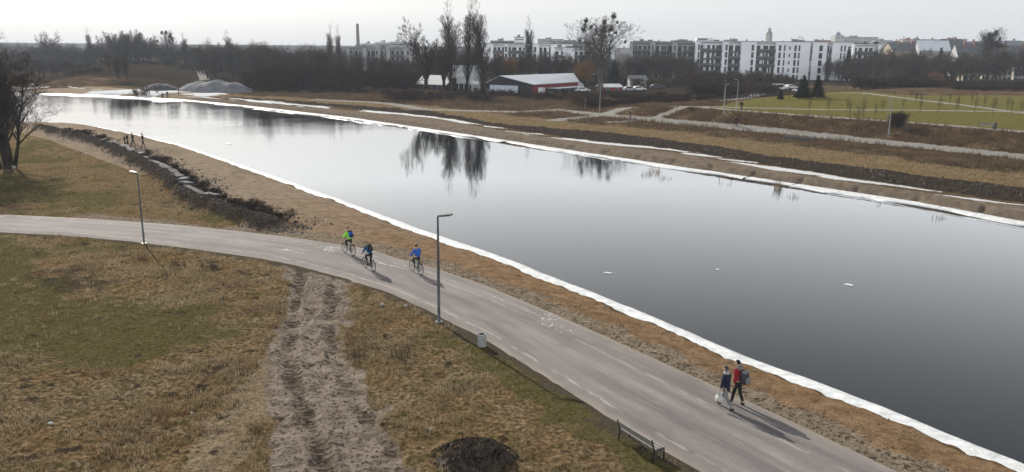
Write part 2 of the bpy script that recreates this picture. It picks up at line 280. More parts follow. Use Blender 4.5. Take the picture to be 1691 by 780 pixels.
class MB:
    """collects shapes and links them as one mesh object"""
    def __init__(s): s.v = []; s.f = []; s.m = []; s.cur = 0
    def add(s, vs, fs):
        b = len(s.v); s.v.extend(vs)
        for f in fs: s.f.append(tuple(i + b for i in f)); s.m.append(s.cur)
    def box(s, c, d, rz=0.0, top=1.0, M=None):
        x, y, z = d[0] / 2, d[1] / 2, d[2] / 2
        p = [(-x, -y, -z), (x, -y, -z), (x, y, -z), (-x, y, -z), (-x * top, -y * top, z), (x * top, -y * top, z), (x * top, y * top, z), (-x * top, y * top, z)]
        ca, sa = math.cos(rz), math.sin(rz)
        if M is not None: p = [tuple(M @ Vector(q)) for q in p]
        p = [(q[0] * ca - q[1] * sa + c[0], q[0] * sa + q[1] * ca + c[1], q[2] + c[2]) for q in p]
        s.add(p, [(0, 3, 2, 1), (4, 5, 6, 7), (0, 1, 5, 4), (1, 2, 6, 5), (2, 3, 7, 6), (3, 0, 4, 7)])
    def beam(s, a, b, w, h):
        a, b = Vector(a), Vector(b); d = (b - a); L = d.length; d = d / L
        up = Vector((0, 0, 1)) if abs(d.z) < .95 else Vector((0, 1, 0))
        sx = d.cross(up).normalized(); uy = sx.cross(d)
        p = []
        for t in (a, b):
            for i, j in ((-1, -1), (1, -1), (1, 1), (-1, 1)): p.append(tuple(t + sx * (i * w / 2) + uy * (j * h / 2)))
        s.add(p, [(3, 2, 1, 0), (4, 5, 6, 7), (0, 1, 5, 4), (1, 2, 6, 5), (2, 3, 7, 6), (3, 0, 4, 7)])
    def tube(s, pts, rs, k=6, cap=True, closed=False):
        pts = [Vector(p) for p in pts]; n = len(pts)
        if not isinstance(rs, (list, tuple)): rs = [rs] * n
        vs = []; prev = None
        for i, p in enumerate(pts):
            if closed: d = pts[(i + 1) % n] - pts[i - 1]
            else: d = pts[min(i + 1, n - 1)] - pts[max(i - 1, 0)]
            d = d.normalized() if d.length > 1e-9 else Vector((0, 0, 1))
            if prev is None: a = d.orthogonal().normalized()
            else:
                a = prev - d * prev.dot(d)
                a = a.normalized() if a.length > 1e-6 else d.orthogonal().normalized()
            prev = a; b = d.cross(a)
            for j in range(k):
                t = 2 * math.pi * j / k; q = p + (a * math.cos(t) + b * math.sin(t)) * rs[i]; vs.append((q.x, q.y, q.z))
        fs = []
        for i in range(n if closed else n - 1):
            i2 = (i + 1) % n
            for j in range(k): fs.append((i * k + j, i * k + (j + 1) % k, i2 * k + (j + 1) % k, i2 * k + j))
        if cap and not closed: fs += [tuple(range(k - 1, -1, -1)), tuple((n - 1) * k + j for j in range(k))]
        s.add(vs, fs)
    def lathe(s, prof, c=(0, 0, 0), k=16, cap=True):
        vs = []; fs = []
        for r, z in prof:
            for j in range(k):
                t = 2 * math.pi * j / k; vs.append((c[0] + r * math.cos(t), c[1] + r * math.sin(t), c[2] + z))
        for i in range(len(prof) - 1):
            for j in range(k): fs.append((i * k + j, i * k + (j + 1) % k, (i + 1) * k + (j + 1) % k, (i + 1) * k + j))
        if cap: fs += [tuple(range(k - 1, -1, -1)), tuple((len(prof) - 1) * k + j for j in range(k))]
        s.add(vs, fs)
    def ball(s, c, r, nu=10, nv=7, fn=None):
        vs = []; fs = []
        r = r if isinstance(r, (list, tuple)) else (r, r, r)
        for i in range(nv + 1):
            th = math.pi * i / nv
            for j in range(nu):
                ph = 2 * math.pi * j / nu; d = (math.sin(th) * math.cos(ph), math.sin(th) * math.sin(ph), math.cos(th))
                q = fn(d) if fn else 1.0
                vs.append((c[0] + d[0] * r[0] * q, c[1] + d[1] * r[1] * q, c[2] + d[2] * r[2] * q))
        for i in range(nv):
            for j in range(nu): fs.append((i * nu + j, (i + 1) * nu + j, (i + 1) * nu + (j + 1) % nu, i * nu + (j + 1) % nu))
        s.add(vs, fs)
    def mesh(s, name, smooth=False):
        me = bpy.data.meshes.new(name); me.from_pydata(s.v, [], s.f)
        if any(s.m): me.polygons.foreach_set('material_index', s.m)
        if smooth: me.polygons.foreach_set('use_smooth', [True] * len(s.f))
        me.update(); return me
    def build(s, name, mats, parent=None, smooth=False): return link(name, s.mesh(name, smooth), parent, mats)

# ---------------------------------------------------------------- materials
MATS = {}
def mat(name, col, rough=.8, var=.0, scale=3.0, bump=0.0, bscale=20.0, spec=.3, metal=0.0, col2=None, trans=0.0):
    if name in MATS: return MATS[name]
    m = bpy.data.materials.new(name); m.use_nodes = True; t = m.node_tree; b = t.nodes['Principled BSDF']
    b.inputs['Roughness'].default_value = rough; b.inputs['Specular IOR Level'].default_value = spec; b.inputs['Metallic'].default_value = metal
    b.inputs['Base Color'].default_value = (*col, 1)
    co = t.nodes.new('ShaderNodeNewGeometry')
    if var or col2:
        nz = t.nodes.new('ShaderNodeTexNoise'); nz.inputs['Scale'].default_value = scale; nz.inputs['Detail'].default_value = 4
        t.links.new(co.outputs['Position'], nz.inputs['Vector'])
        cr = t.nodes.new('ShaderNodeValToRGB'); cr.color_ramp.elements[0].position = .32; cr.color_ramp.elements[1].position = .68
        c2 = col2 or tuple(min(1, c * (1 + var)) for c in col); c1 = col if col2 else tuple(c * (1 - var) for c in col)
        cr.color_ramp.elements[0].color = (*c1, 1); cr.color_ramp.elements[1].color = (*c2, 1)
        t.links.new(nz.outputs['Fac'], cr.inputs[0]); t.links.new(cr.outputs[0], b.inputs['Base Color'])
    if bump:
        n2 = t.nodes.new('ShaderNodeTexNoise'); n2.inputs['Scale'].default_value = bscale; n2.inputs['Detail'].default_value = 5
        t.links.new(co.outputs['Position'], n2.inputs['Vector'])
        bp = t.nodes.new('ShaderNodeBump'); bp.inputs['Distance'].default_value = bump; bp.inputs['Strength'].default_value = 1
        t.links.new(n2.outputs['Fac'], bp.inputs['Height']); t.links.new(bp.outputs[0], b.inputs['Normal'])
    if trans:
        tr = t.nodes.new('ShaderNodeBsdfTranslucent'); mx = t.nodes.new('ShaderNodeMixShader'); mx.inputs[0].default_value = trans
        src = b.inputs['Base Color'].links[0].from_socket if b.inputs['Base Color'].is_linked else None
        if src: t.links.new(src, tr.inputs['Color'])
        else: tr.inputs['Color'].default_value = (*col, 1)
        out = t.nodes['Material Output']
        t.links.new(b.outputs[0], mx.inputs[1]); t.links.new(tr.outputs[0], mx.inputs[2]); t.links.new(mx.outputs[0], out.inputs['Surface'])
    MATS[name] = m; return m

class NT:
    """small node-tree writer"""
    def __init__(s, name):
        s.m = bpy.data.materials.new(name); s.m.use_nodes = True; s.t = s.m.node_tree; s.b = s.t.nodes['Principled BSDF']
        s.pos = s.t.nodes.new('ShaderNodeNewGeometry').outputs['Position']
    def val(s, sock, v):
        if hasattr(v, 'links'): s.t.links.new(v, sock)
        else: sock.default_value = (*v, 1) if isinstance(v, tuple) and len(v) == 3 and sock.type == 'RGBA' else v
    def noise(s, scale, detail=4, vec=None, rough=.55, stretch=None):
        n = s.t.nodes.new('ShaderNodeTexNoise'); n.inputs['Scale'].default_value = scale; n.inputs['Detail'].default_value = detail; n.inputs['Roughness'].default_value = rough
        v = vec or s.pos
        if stretch:
            mp = s.t.nodes.new('ShaderNodeMapping'); mp.inputs['Scale'].default_value = stretch[:3]
            if len(stretch) > 3: mp.inputs['Rotation'].default_value = (0, 0, stretch[3])
            s.t.links.new(v, mp.inputs[0]); v = mp.outputs[0]
        s.t.links.new(v, n.inputs['Vector']); return n.outputs['Fac']
    def mapped(s, rot):
        mp = s.t.nodes.new('ShaderNodeMapping'); mp.inputs['Rotation'].default_value = (0, 0, rot); s.t.links.new(s.pos, mp.inputs[0]); return mp.outputs[0]
    def ramp(s, f, *stops):
        r = s.t.nodes.new('ShaderNodeValToRGB'); e = r.color_ramp.elements
        while len(e) < len(stops): e.new(.5)
        for i, (p, c) in enumerate(stops):
            e[i].position = p; e[i].color = (*c, 1) if isinstance(c, tuple) else (c, c, c, 1)
        s.t.links.new(f, r.inputs[0]); return r.outputs[0]
    def mix(s, f, a, b, mode='MIX'):
        n = s.t.nodes.new('ShaderNodeMixRGB'); n.blend_type = mode; s.val(n.inputs[0], f); s.val(n.inputs[1], a); s.val(n.inputs[2], b); return n.outputs[0]
    def math(s, op, a, b=0.0, clamp=False):
        n = s.t.nodes.new('ShaderNodeMath'); n.operation = op; n.use_clamp = clamp; s.val(n.inputs[0], a); s.val(n.inputs[1], b); return n.outputs[0]
    def attr(s, name):
        n = s.t.nodes.new('ShaderNodeAttribute'); n.attribute_name = name; return n
    def sep(s, c):
        n = s.t.nodes.new('ShaderNodeSeparateColor'); s.t.links.new(c, n.inputs[0]); return n.outputs
    def bump(s, h, dist, normal=None):
        n = s.t.nodes.new('ShaderNodeBump'); n.inputs['Distance'].default_value = dist; s.t.links.new(h, n.inputs['Height'])
        if normal: s.t.links.new(normal, n.inputs['Normal'])
        return n.outputs[0]

def ground_material():
    T = NT('ground_cover')
    a = T.attr('zone_a'); ca = T.sep(a.outputs['Color']); b = T.attr('zone_b'); cb = T.sep(b.outputs['Color']); c = T.attr('zone_c'); cc = T.sep(c.outputs['Color'])
    green, sand, mud, soil = ca[0], ca[1], ca[2], a.outputs['Alpha']
    snow, gpath, tow, brush = cb[0], cb[1], cb[2], b.outputs['Alpha']
    verge, park, wood, wet = cc[0], cc[1], cc[2], c.outputs['Alpha']
    n1 = T.noise(.25, 5); n2 = T.noise(1.3, 5); n3 = T.noise(5.5, 5); n4 = T.noise(22, 4)
    fine = T.mix(.5, n3, n4)
    def edge(m, k=.5):       # break a zone's border up with noise
        x = T.math('ADD', m, T.math('MULTIPLY', T.math('SUBTRACT', fine, .5), k * 1.6))
        return T.ramp(x, (.32, 0.0), (.68, 1.0))
    straw = T.ramp(n3, (.30, (.060, .043, .027)), (.45, (.165, .122, .076)), (.58, (.310, .240, .152)), (.76, (.450, .370, .255)))
    rust = T.ramp(n3, (.3, (.060, .038, .022)), (.5, (.215, .148, .083)), (.70, (.370, .272, .165)))
    col = T.mix(T.ramp(n1, (.42, 0.0), (.6, 1.0)), straw, rust)
    col = T.mix(T.math('MULTIPLY', T.ramp(n2, (.50, 0.0), (.62, 1.0)), .55), col, T.ramp(n4, (.3, (.040, .038, .014)), (.7, (.105, .094, .038))))
    dda = T.attr('zone_d').outputs['Alpha']
    col = T.mix(edge(dda, .5), col, T.ramp(n3, (.3, (.150, .110, .072)), (.5, (.300, .235, .160)), (.72, (.430, .360, .265))))
    gr = T.ramp(n3, (.28, (.050, .046, .020)), (.5, (.112, .100, .044)), (.72, (.195, .168, .085)))
    gr = T.mix(T.ramp(n2, (.45, 0.0), (.7, .75)), gr, T.ramp(n4, (.3, (.105, .082, .045)), (.7, (.235, .185, .110))))
    col = T.mix(edge(green), col, gr)
    vg = T.ramp(n4, (.32, (.048, .042, .034)), (.62, (.150, .125, .092)))
    col = T.mix(edge(verge, .35), col, vg)
    sdn = T.noise(1.0, 6, stretch=(.9, .9, 1), rough=.6); RV = T.noise(1.0, 6, vec=T.mapped(rad(-45)), stretch=(.16, 2.2, 1), rough=.62)
    sd = T.ramp(T.mix(.35, n2, RV), (.3, (.200, .160, .122)), (.5, (.345, .278, .212)), (.7, (.440, .370, .300)))
    sd = T.mix(T.math('MULTIPLY', T.sep(T.attr('zone_d').outputs['Color'])[2], .85), sd, T.ramp(T.mix(.35, n2, RV), (.3, (.150, .090, .050)), (.5, (.300, .196, .115)), (.7, (.385, .268, .172))))
    sd = T.mix(T.ramp(T.mix(.55, n3, RV), (.53, 0.0), (.62, .85)), sd, T.ramp(n4, (.3, (.070, .050, .036)), (.7, (.170, .125, .085))))
    dd = T.sep(T.attr('zone_d').outputs['Color'])
    td = T.mix(T.ramp(n3, (.5, 0.0), (.62, .9)), T.ramp(n2, (.3, (.235, .190, .140)), (.7, (.370, .310, .245))), (.075, .056, .042))
    sd = T.mix(edge(dd[0], .6), sd, td)
    col = T.mix(edge(sand, .35), col, sd)
    md = T.ramp(n2, (.3, (.190, .155, .125)), (.5, (.320, .268, .222)), (.72, (.410, .352, .300)))
    md = T.mix(T.ramp(n3, (.5, 0.0), (.64, .8)), md, (.055, .040, .029))
    md = T.mix(T.math('MULTIPLY', edge(dd[1], .7), .85), md, T.ramp(n4, (.3, (.055, .043, .033)), (.7, (.120, .095, .075))))
    col = T.mix(edge(mud, .35), col, md)
    sl_ = T.ramp(n3, (.3, (.024, .019, .016)), (.55, (.062, .050, .041)), (.75, (.120, .098, .080)))
    col = T.mix(edge(soil, .4), col, sl_)
    br = T.ramp(n3, (.3, (.048, .032, .022)), (.5, (.094, .064, .043)), (.72, (.150, .108, .070)))
    br = T.mix(T.ramp(n1, (.5, 0.0), (.66, .7)), br, straw)
    col = T.mix(edge(brush, .5), col, br)
    pkc = T.ramp(n2, (.3, (.105, .105, .034)), (.55, (.165, .152, .056)), (.75, (.205, .178, .078)))
    pkc = T.mix(T.ramp(n1, (.45, 0.0), (.65, .45)), pkc, (.150, .120, .062))
    col = T.mix(edge(park, .3), col, pkc)
    wd = T.ramp(n3, (.3, (.022, .018, .013)), (.6, (.055, .043, .030)), (.8, (.085, .065, .042)))
    col = T.mix(edge(wood, .4), col, wd)
    tw = T.ramp(n2, (.3, (.150, .118, .088)), (.55, (.225, .185, .145)), (.75, (.275, .235, .190)))
    col = T.mix(edge(tow, .2), col, tw)
    gp = T.ramp(n3, (.3, (.240, .225, .205)), (.7, (.390, .375, .350)))
    col = T.mix(edge(gpath, .25), col, gp)
    col = T.mix(T.math('MULTIPLY', edge(wet, .4), .5), col, (.045, .036, .028))
    col = T.mix(edge(snow, .5), col, T.ramp(n3, (.3, (.62, .64, .66)), (.6, (.80, .81, .82))))
    hv = T.t.nodes.new('ShaderNodeHueSaturation'); hv.inputs['Saturation'].default_value = 1.08; T.t.links.new(col, hv.inputs['Color']); col = hv.outputs[0]
    T.val(T.b.inputs['Base Color'], col)
    T.val(T.b.inputs['Roughness'], T.math('SUBTRACT', .95, T.math('MULTIPLY', wet, .35)))
    T.b.inputs['Specular IOR Level'].default_value = 0.0
    h = T.mix(.4, n3, n4)
    T.val(T.b.inputs['Normal'], T.bump(n4, .07, T.bump(n3, .16)))
    return T.m
def water_material():
    T = NT('river_water'); b = T.b
    ang = rad(-45)
    T.val(b.inputs['Base Color'], (.010, .012, .014)); b.inputs['IOR'].default_value = 1.33
    b.inputs['Specular IOR Level'].default_value = .5
    w1 = T.noise(.9, 3, stretch=(.5, 1.6, 1)); w2 = T.noise(5, 3, stretch=(.6, 1.6, 1)); big = T.noise(.035, 4, stretch=(.6, 1.4, 1, ang))
    calm = T.ramp(big, (.40, .25), (.62, 1.0))
    sp = T.t.nodes.new('ShaderNodeSeparateXYZ'); T.t.links.new(T.pos, sp.inputs[0]); sr = T.math('MULTIPLY', T.math('SUBTRACT', sp.outputs[1], sp.outputs[0]), .7071 / 300)
    calm = T.math('MULTIPLY', calm, T.ramp(sr, (.30, .55), (.50, 3.2)))   # the reach towards the bend is ruffled by wind
    skin = T.ramp(T.noise(.16, 5, stretch=(.35, 1.5, 1, .2)), (.50, .018), (.64, .06))
    T.val(b.inputs['Roughness'], skin)
    h = T.math('MULTIPLY', T.math('ADD', T.math('MULTIPLY', w1, .8), T.math('MULTIPLY', w2, .2)), calm)
    T.val(b.inputs['Normal'], T.bump(h, .0065))
    return T.m
def asphalt_material():
    T = NT('path_asphalt')
    uv = T.t.nodes.new('ShaderNodeUVMap'); uv.uv_map = 'UVMap'
    sx = T.t.nodes.new('ShaderNodeSeparateXYZ'); T.t.links.new(uv.outputs[0], sx.inputs[0]); u = sx.outputs[0]; v = sx.outputs[1]
    n2 = T.noise(.9, 5); n4 = T.noise(30, 4)
    st = T.noise(1.0, 5, vec=uv.outputs[0], stretch=(7.0, .10, 1)); st2 = T.noise(1.0, 5, vec=uv.outputs[0], stretch=(22.0, .35, 1))
    col = T.ramp(n4, (.3, (.155, .142, .137)), (.7, (.222, .205, .198)))
    col = T.mix(T.ramp(st, (.38, 0.0), (.62, .85)), T.mix(1.0, col, (.80, .78, .80), 'MULTIPLY'), T.mix(1.0, col, (1.28, 1.25, 1.22), 'MULTIPLY'))
    col = T.mix(T.math('MULTIPLY', T.ramp(st2, (.52, 0.0), (.72, .6)), T.ramp(n2, (.35, .2), (.7, 1.0))), col, (.32, .295, .265))
    un = T.math('ADD', u, T.math('MULTIPLY', T.math('SUBTRACT', T.noise(.6, 6, vec=uv.outputs[0], stretch=(1, .8, 1)), .5), .05))
    def band(c, w, soft=.012):
        d = T.math('ABSOLUTE', T.math('SUBTRACT', un, c)); return T.ramp(d, (max(w - soft, .0001), 1.0), (w + soft, 0.0))
    brk = T.ramp(T.noise(1.0, 5, vec=uv.outputs[0], stretch=(14, 1.1, 1)), (.42, 0.0), (.56, 1.0))
    for c_, w_, k_ in ((.115, .012, .62), (.70, .010, .5), (.50, .02, .12)):
        col = T.mix(T.math('MULTIPLY', T.math('MULTIPLY', band(c_, w_), k_), brk), col, (.42, .385, .335))
    dn_ = T.noise(1.0, 6, vec=uv.outputs[0], stretch=(9, .55, 1), rough=.65)
    e = T.math('ADD', T.math('MULTIPLY', band(0.0, .045, .045), T.ramp(dn_, (.34, .25), (.6, 1.0))), T.math('MULTIPLY', band(1.0, .075, .075), T.ramp(dn_, (.32, .3), (.58, 1.0))), True)
    col = T.mix(T.math('MULTIPLY', e, .75), col, T.ramp(n4, (.3, (.22, .185, .145)), (.7, (.36, .315, .26))))
    col = T.mix(T.math('MULTIPLY', T.ramp(T.noise(.32, 4), (.52, 0.0), (.66, 1.0)), .30), col, (.115, .105, .102))
    T.val(T.b.inputs['Base Color'], col); T.b.inputs['Roughness'].default_value = .85; T.b.inputs['Specular IOR Level'].default_value = .12
    T.val(T.b.inputs['Normal'], T.bump(n4, .006))
    return T.m
def paint_material():
    T = NT('worn_paint')
    n = T.noise(3.2, 6, rough=.65); tr = T.t.nodes.new('ShaderNodeBsdfTransparent'); mx = T.t.nodes.new('ShaderNodeMixShader')
    T.val(T.b.inputs['Base Color'], (.54, .52, .50)); T.b.inputs['Roughness'].default_value = .8
    T.val(mx.inputs[0], T.ramp(n, (.42, 0.0), (.60, .85)))
    T.t.links.new(tr.outputs[0], mx.inputs[1]); T.t.links.new(T.b.outputs[0], mx.inputs[2]); T.t.links.new(mx.outputs[0], T.t.nodes['Material Output'].inputs['Surface'])
    return T.m

# ---------------------------------------------------------------- ground, water, path
def build_ground():
    az = np.concatenate([np.radians(np.arange(-180, -44, 4.0)), np.radians(np.arange(-44, 44.001, .125)), np.radians(np.arange(48, 180, 4.0))])
    rr = [2.0, 6, 10, 13, 15.5]
    while rr[-1] < 22: rr.append(rr[-1] + .12)
    while rr[-1] < 300: rr.append(rr[-1] * 1.0042)
    while rr[-1] < 1600: rr.append(rr[-1] * 1.03)
    rr += [2000, 2600, 4000, 7000, 12000]
    rr = np.array(rr); na, nr = len(az), len(rr)
    A, Rr = np.meshgrid(az, rr); x = (np.sin(A) * Rr).ravel(); y = (np.cos(A) * Rr).ravel()
    z, m = terrain(x, y, True, True)
    V = np.stack([x, y, z], 1)
    i = np.arange(nr - 1)[:, None] * na; j = np.arange(na)[None, :]; j2 = (j + 1) % na
    F = np.stack([i + j, i + j2, i + na + j2, i + na + j], -1).reshape(-1, 4)[:, ::-1]
    V = np.vstack([V, [[0, 0, float(z[0])]]]); c = len(V) - 1
    me = array_mesh('ground', V, F, True)
    pack = [('zone_a', ('green', 'sand', 'mud', 'soil')), ('zone_b', ('snow', 'gpath', 'tow', 'brush')), ('zone_c', ('verge', 'park', 'wood', 'wet')), ('zone_d', ('trod', 'rut', 'warm', 'pale'))]
    for nm, ks in pack:
        at = me.attributes.new(nm, 'FLOAT_COLOR', 'POINT'); d = np.zeros((len(V), 4), np.float32)
        for q, k in enumerate(ks): d[:-1, q] = np.clip(m[k], 0, 1)
        at.data.foreach_set('color', d.ravel())
    o = link('ground', me, None, ground_material()); tag(o, kind='structure'); return o
build_ground()
mw = MB(); mw.add([(*from_sn(s, n), -1.2) for s, n in ((-200, -220), (480, -220), (480, 112), (-200, 112))], [(0, 3, 2, 1)])
wo_ = mw.build('river_water', water_material()); tag(wo_, kind='structure')
if wo_.data.polygons[0].normal.z < 0: wo_.data.flip_normals()
PATHS = np.concatenate([np.arange(-24, 62, .5), np.arange(62, 110, 1.0)])
def path_pt(s, u, dz=0.0):
    """point on the path at distance s along the river and u (0 left edge .. 1 right edge)"""
    if s <= 66: l, r = path_mid(s); a = np.array(from_sn(s, float(l))); b = np.array(from_sn(s, float(r)))
    else: a = np.array([-37.6 - (s - 66) * 1.3, 57.9 + .02 * (s - 66)]); b = np.array([-41.4 - (s - 66) * 1.25, 64.45 + .02 * (s - 66)]); 
    if 58 < s < 66:
        t = (s - 58) / 8; l, r = path_mid(58); a0 = np.array(from_sn(58, float(l))); b0 = np.array(from_sn(58, float(r)))
        a1 = np.array([-37.6, 57.9]); b1 = np.array([-41.4, 64.45])
        if t >= 0:
            a = a0 * (1 - t) + a1 * t; b = b0 * (1 - t) + b1 * t
            l_, r_ = path_mid(s)
            a = np.array(from_sn(s, float(l_))); b = np.array(from_sn(s, float(r_)))
    p = a * (1 - u) + b * u
    return (float(p[0]), float(p[1]), .035 + dz)
def build_path():
    L = [(-60, 58.0), (-95, 58.8)]; Rr = [(-60, 65.6), (-95, 67.0)]
    le = [from_sn(s, float(along(PATH_L, s))) for s in np.arange(-22, 67.6, .6)] + [(-39.5, 58.05), (-45, 58.15), (-60, 58.0), (-110, 58.6)]
    re = [from_sn(s, float(along(PATH_R, s))) for s in np.arange(-22, 74.8, .6)] + [(-44, 64.6), (-50, 64.9), (-64, 65.4), (-115, 67.0)]
    def resample(p, n):
        p = np.array(p); d = np.concatenate([[0], np.cumsum(np.hypot(*np.diff(p, axis=0).T))]); t = np.linspace(0, d[-1], n)
        return np.stack([np.interp(t, d, p[:, 0]), np.interp(t, d, p[:, 1])], 1), t
    N, K = 420, 13
    a, ta = resample(le, N); b, tb = resample(re, N)
    j = (fbm(np.arange(N) * .10, np.zeros(N), 2, 5) - .5) * .30 + (fbm(np.arange(N) * .8, np.zeros(N), 2, 6) - .5) * .16
    dirn = (b - a) / np.hypot(*(b - a).T)[:, None]; a = a + dirn * j[:, None]
    V = []; uvs = []
    for i in range(N):
        for k in range(K):
            u = k / (K - 1); p = a[i] * (1 - u) + b[i] * u
            V.append((p[0], p[1], .035 + .02 * math.sin(math.pi * u) - (.10 if k in (0, K - 1) else 0))); uvs.append((u, ta[i]))
    F = [(i * K + k, (i + 1) * K + k, (i + 1) * K + k + 1, i * K + k + 1) for i in range(N - 1) for k in range(K - 1)]
    me = array_mesh('path', np.array(V), np.array(F), True)
    if me.polygons[100].normal.z < 0: me.flip_normals()
    ul = me.uv_layers.new(name='UVMap'); li = np.zeros(len(me.loops), np.int32); me.loops.foreach_get('vertex_index', li)
    ul.data.foreach_set('uv', np.array(uvs, np.float32)[li].ravel())
    o = link('path', me, None, asphalt_material()); tag(o, kind='structure')
    return a, b, ta
PA, PB, PT = build_path()
def on_path(v, u):
    """world point v metres from the near end of the path, u across"""
    i = np.interp(v, PT, np.arange(len(PT))); a = np.array([np.interp(i, np.arange(len(PA)), PA[:, k]) for k in (0, 1)]); b = np.array([np.interp(i, np.arange(len(PB)), PB[:, k]) for k in (0, 1)])
    p = a * (1 - u) + b * u; return float(p[0]), float(p[1]), .035 + .02 * math.sin(math.pi * u) + .005
def v_near(x, y): return float(PT[np.argmin(np.hypot(PA[:, 0] * .5 + PB[:, 0] * .5 - x, PA[:, 1] * .5 + PB[:, 1] * .5 - y))])
PAINT = paint_material()
def paint_strip(mb, v0, v1, u, w, n=6):
    vs = []
    for i in range(n + 1):
        v = v0 + (v1 - v0) * i / n; a = on_path(v, u - w / 2); b = on_path(v, u + w / 2); vs += [a, b]
    mb.add(vs, [(2 * i, 2 * i + 1, 2 * i + 3, 2 * i + 2) for i in range(n)])
rnd = random.Random(4)
V0 = v_near(-9, 50)
for k in range(-6, 12):                                      # broken white line beside the cycle lane
    mb = MB(); v = V0 + k * 2.9 + rnd.uniform(-.3, .3); paint_strip(mb, v, v + rnd.uniform(.8, 1.7), .80, .016)
    tag(mb.build('lane_marking', PAINT), kind='structure')
def bike_symbol(v, u):
    mb = MB(); sc = 1.0
    def P(a, b):                                          # a along the path, b across, metres
        q = on_path(v + a * sc, u); q2 = on_path(v + a * sc, u + .01); d = math.hypot(q2[0] - q[0], q2[1] - q[1]) / .01
        return on_path(v + a * sc, u + b * sc / d)
    def stroke(p, q, w=.04):
        dx, dy = q[0] - p[0], q[1] - p[1]; L = math.hypot(dx, dy) or 1; nx, ny = -dy / L * w, dx / L * w
        mb.add([P(p[0] - nx, p[1] - ny), P(p[0] + nx, p[1] + ny), P(q[0] + nx, q[1] + ny), P(q[0] - nx, q[1] - ny)], [(0, 1, 2, 3)])
    for cb in (-.55, .55):
        pts = [(0 + .38 * math.cos(t * math.pi / 7), cb + .38 * math.sin(t * math.pi / 7)) for t in range(15)]
        for p, q in zip(pts[:-1], pts[1:]): stroke(p, q)
    for p, q in (((0, -.55), (.5, -.3)), ((.5, -.3), (.5, .35)), ((.5, .35), (0, .05)), ((0, .05), (.5, -.3)), ((0, .55), (.62, .3)), ((.62, .3), (.7, .5)), ((0, .05), (0, -.55)), ((.55, -.4), (.55, -.15))): stroke(p, q)
    tag(mb.build('bicycle_marking', PAINT), kind='structure')
bike_symbol(v_near(-12.2, 53.2) - .5, .70); bike_symbol(v_near(2.6, 38.4), .82)
def arrow_mark(v, u):
    mb = MB(); 
    q = on_path(v, u); q2 = on_path(v, u + .01); d = math.hypot(q2[0] - q[0], q2[1] - q[1]) / .01
    P = lambda a, b: on_path(v + a, u + b / d)
    mb.add([P(0, -.09), P(1.3, -.09), P(1.3, .09), P(0, .09)], [(0, 1, 2, 3)]); mb.add([P(1.3, -.3), P(2.1, 0), P(1.3, .3)], [(0, 1, 2)])
    tag(mb.build('arrow_marking', PAINT), kind='structure')
arrow_mark(v_near(-7.0, 49.6) - .6, .66); arrow_mark(v_near(-13.6, 53.0) + .4, .42)

# ---------------------------------------------------------------- ice and snow at the water's edge
ICE = mat('shore_ice', (.52, .54, .55), .6, scale=2.0, col2=(.78, .79, .80), bump=.04, bscale=6)
WETICE = mat('thin_ice', (.34, .36, .38), .35, scale=1.2, col2=(.60, .62, .64), bump=.01, bscale=5)
def ribbon_ice(name, s0, s1, inner, outer, z0, thick, m, label, cat='ice', step=.35, group=None):
    """a slab of ice between two curves across the river coordinate, with its own thickness"""
    S = np.arange(s0, s1 + step, step); a = inner(S); b = outer(S)
    K = 5; V = []; F = []
    for i, s in enumerate(S):
        for k in range(K):
            t = k / (K - 1); n = a[i] * (1 - t) + b[i] * t; x, y = from_sn(s, n)
            V.append((x, y, z0 + thick * (1 if 0 < k < K - 1 else .55) + .03 * (vnoise(np.array([x * 2]), np.array([y * 2]), 4)[0] - .5)))
        x, y = from_sn(s, b[i]); V.append((x, y, z0 - .12))
        x, y = from_sn(s, a[i]); V.append((x, y, z0 - .12))
    R = K + 2
    for i in range(len(S) - 1):
        o, p = i * R, (i + 1) * R
        for k in range(K - 1): F.append((o + k, o + k + 1, p + k + 1, p + k))
        F.append((o + K - 1, o + K, p + K, p + K - 1)); F.append((o + K + 1, o, p, p + K + 1))
    me = array_mesh(name, np.array(V), np.array(F), True); o = link(name, me, None, m); 
    return tag(o, label, cat, group)
nse = lambda S, k, seed, a: (fbm(S * k, S * 0 + seed, 3, seed) - .5) * a
near_in = lambda S: along(NEAR_W, S) - 1.15 + nse(S, .3, 3, .4)
def near_w(S): return np.interp(S, [0, 12, 25, 45, 60, 85, 125, 150, 165], [.60, .65, .66, .70, .66, .74, .58, .5, .4]) * (.62 + .12 * fbm(S * .5, S * 0, 2, 19) + .5 * fbm(S * .12, S * 0, 3, 9)) 
ribbon_ice('ice_shelf', -18, 128, near_in, lambda S: along(NEAR_W, S) + near_w(S) + nse(S, .35, 12, .22), -1.2, .09, ICE, 'long white strip of shore ice along the sandy near bank')
ribbon_ice('ice_shelf', 128.2, 164, near_in, lambda S: along(NEAR_W, S) + .5 + nse(S, .8, 14, .5), -1.2, .07, ICE, 'thin white ice rim round the tip of the sandy spit')
fw_ = lambda S: along(FAR_W, S)
segs = [(6, 25), (25.3, 41), (41.2, 47), (47.4, 66), (66.2, 92), (92.3, 121), (121.5, 150), (150.4, 185), (185.3, 222)]
lbs = ['cracked snowy ice shelf below the grey bank at the right edge of the photo', 'broad smooth white ice shelf left of the cracks under the right bank', 'short broken ice shelf beside the reeds nearest the right edge',
       'white ice shelf along the bank beside the bleached reed clump', 'ice shelf along the notched bank opposite the mistletoe tree', 'ice shelf opposite the red barn', 'wide broken ice shelf opposite the tall poplars', 'narrow ice shelf opposite the dark thicket', 'bright ice shelf in front of the dark soil strip, below the gravel heaps']
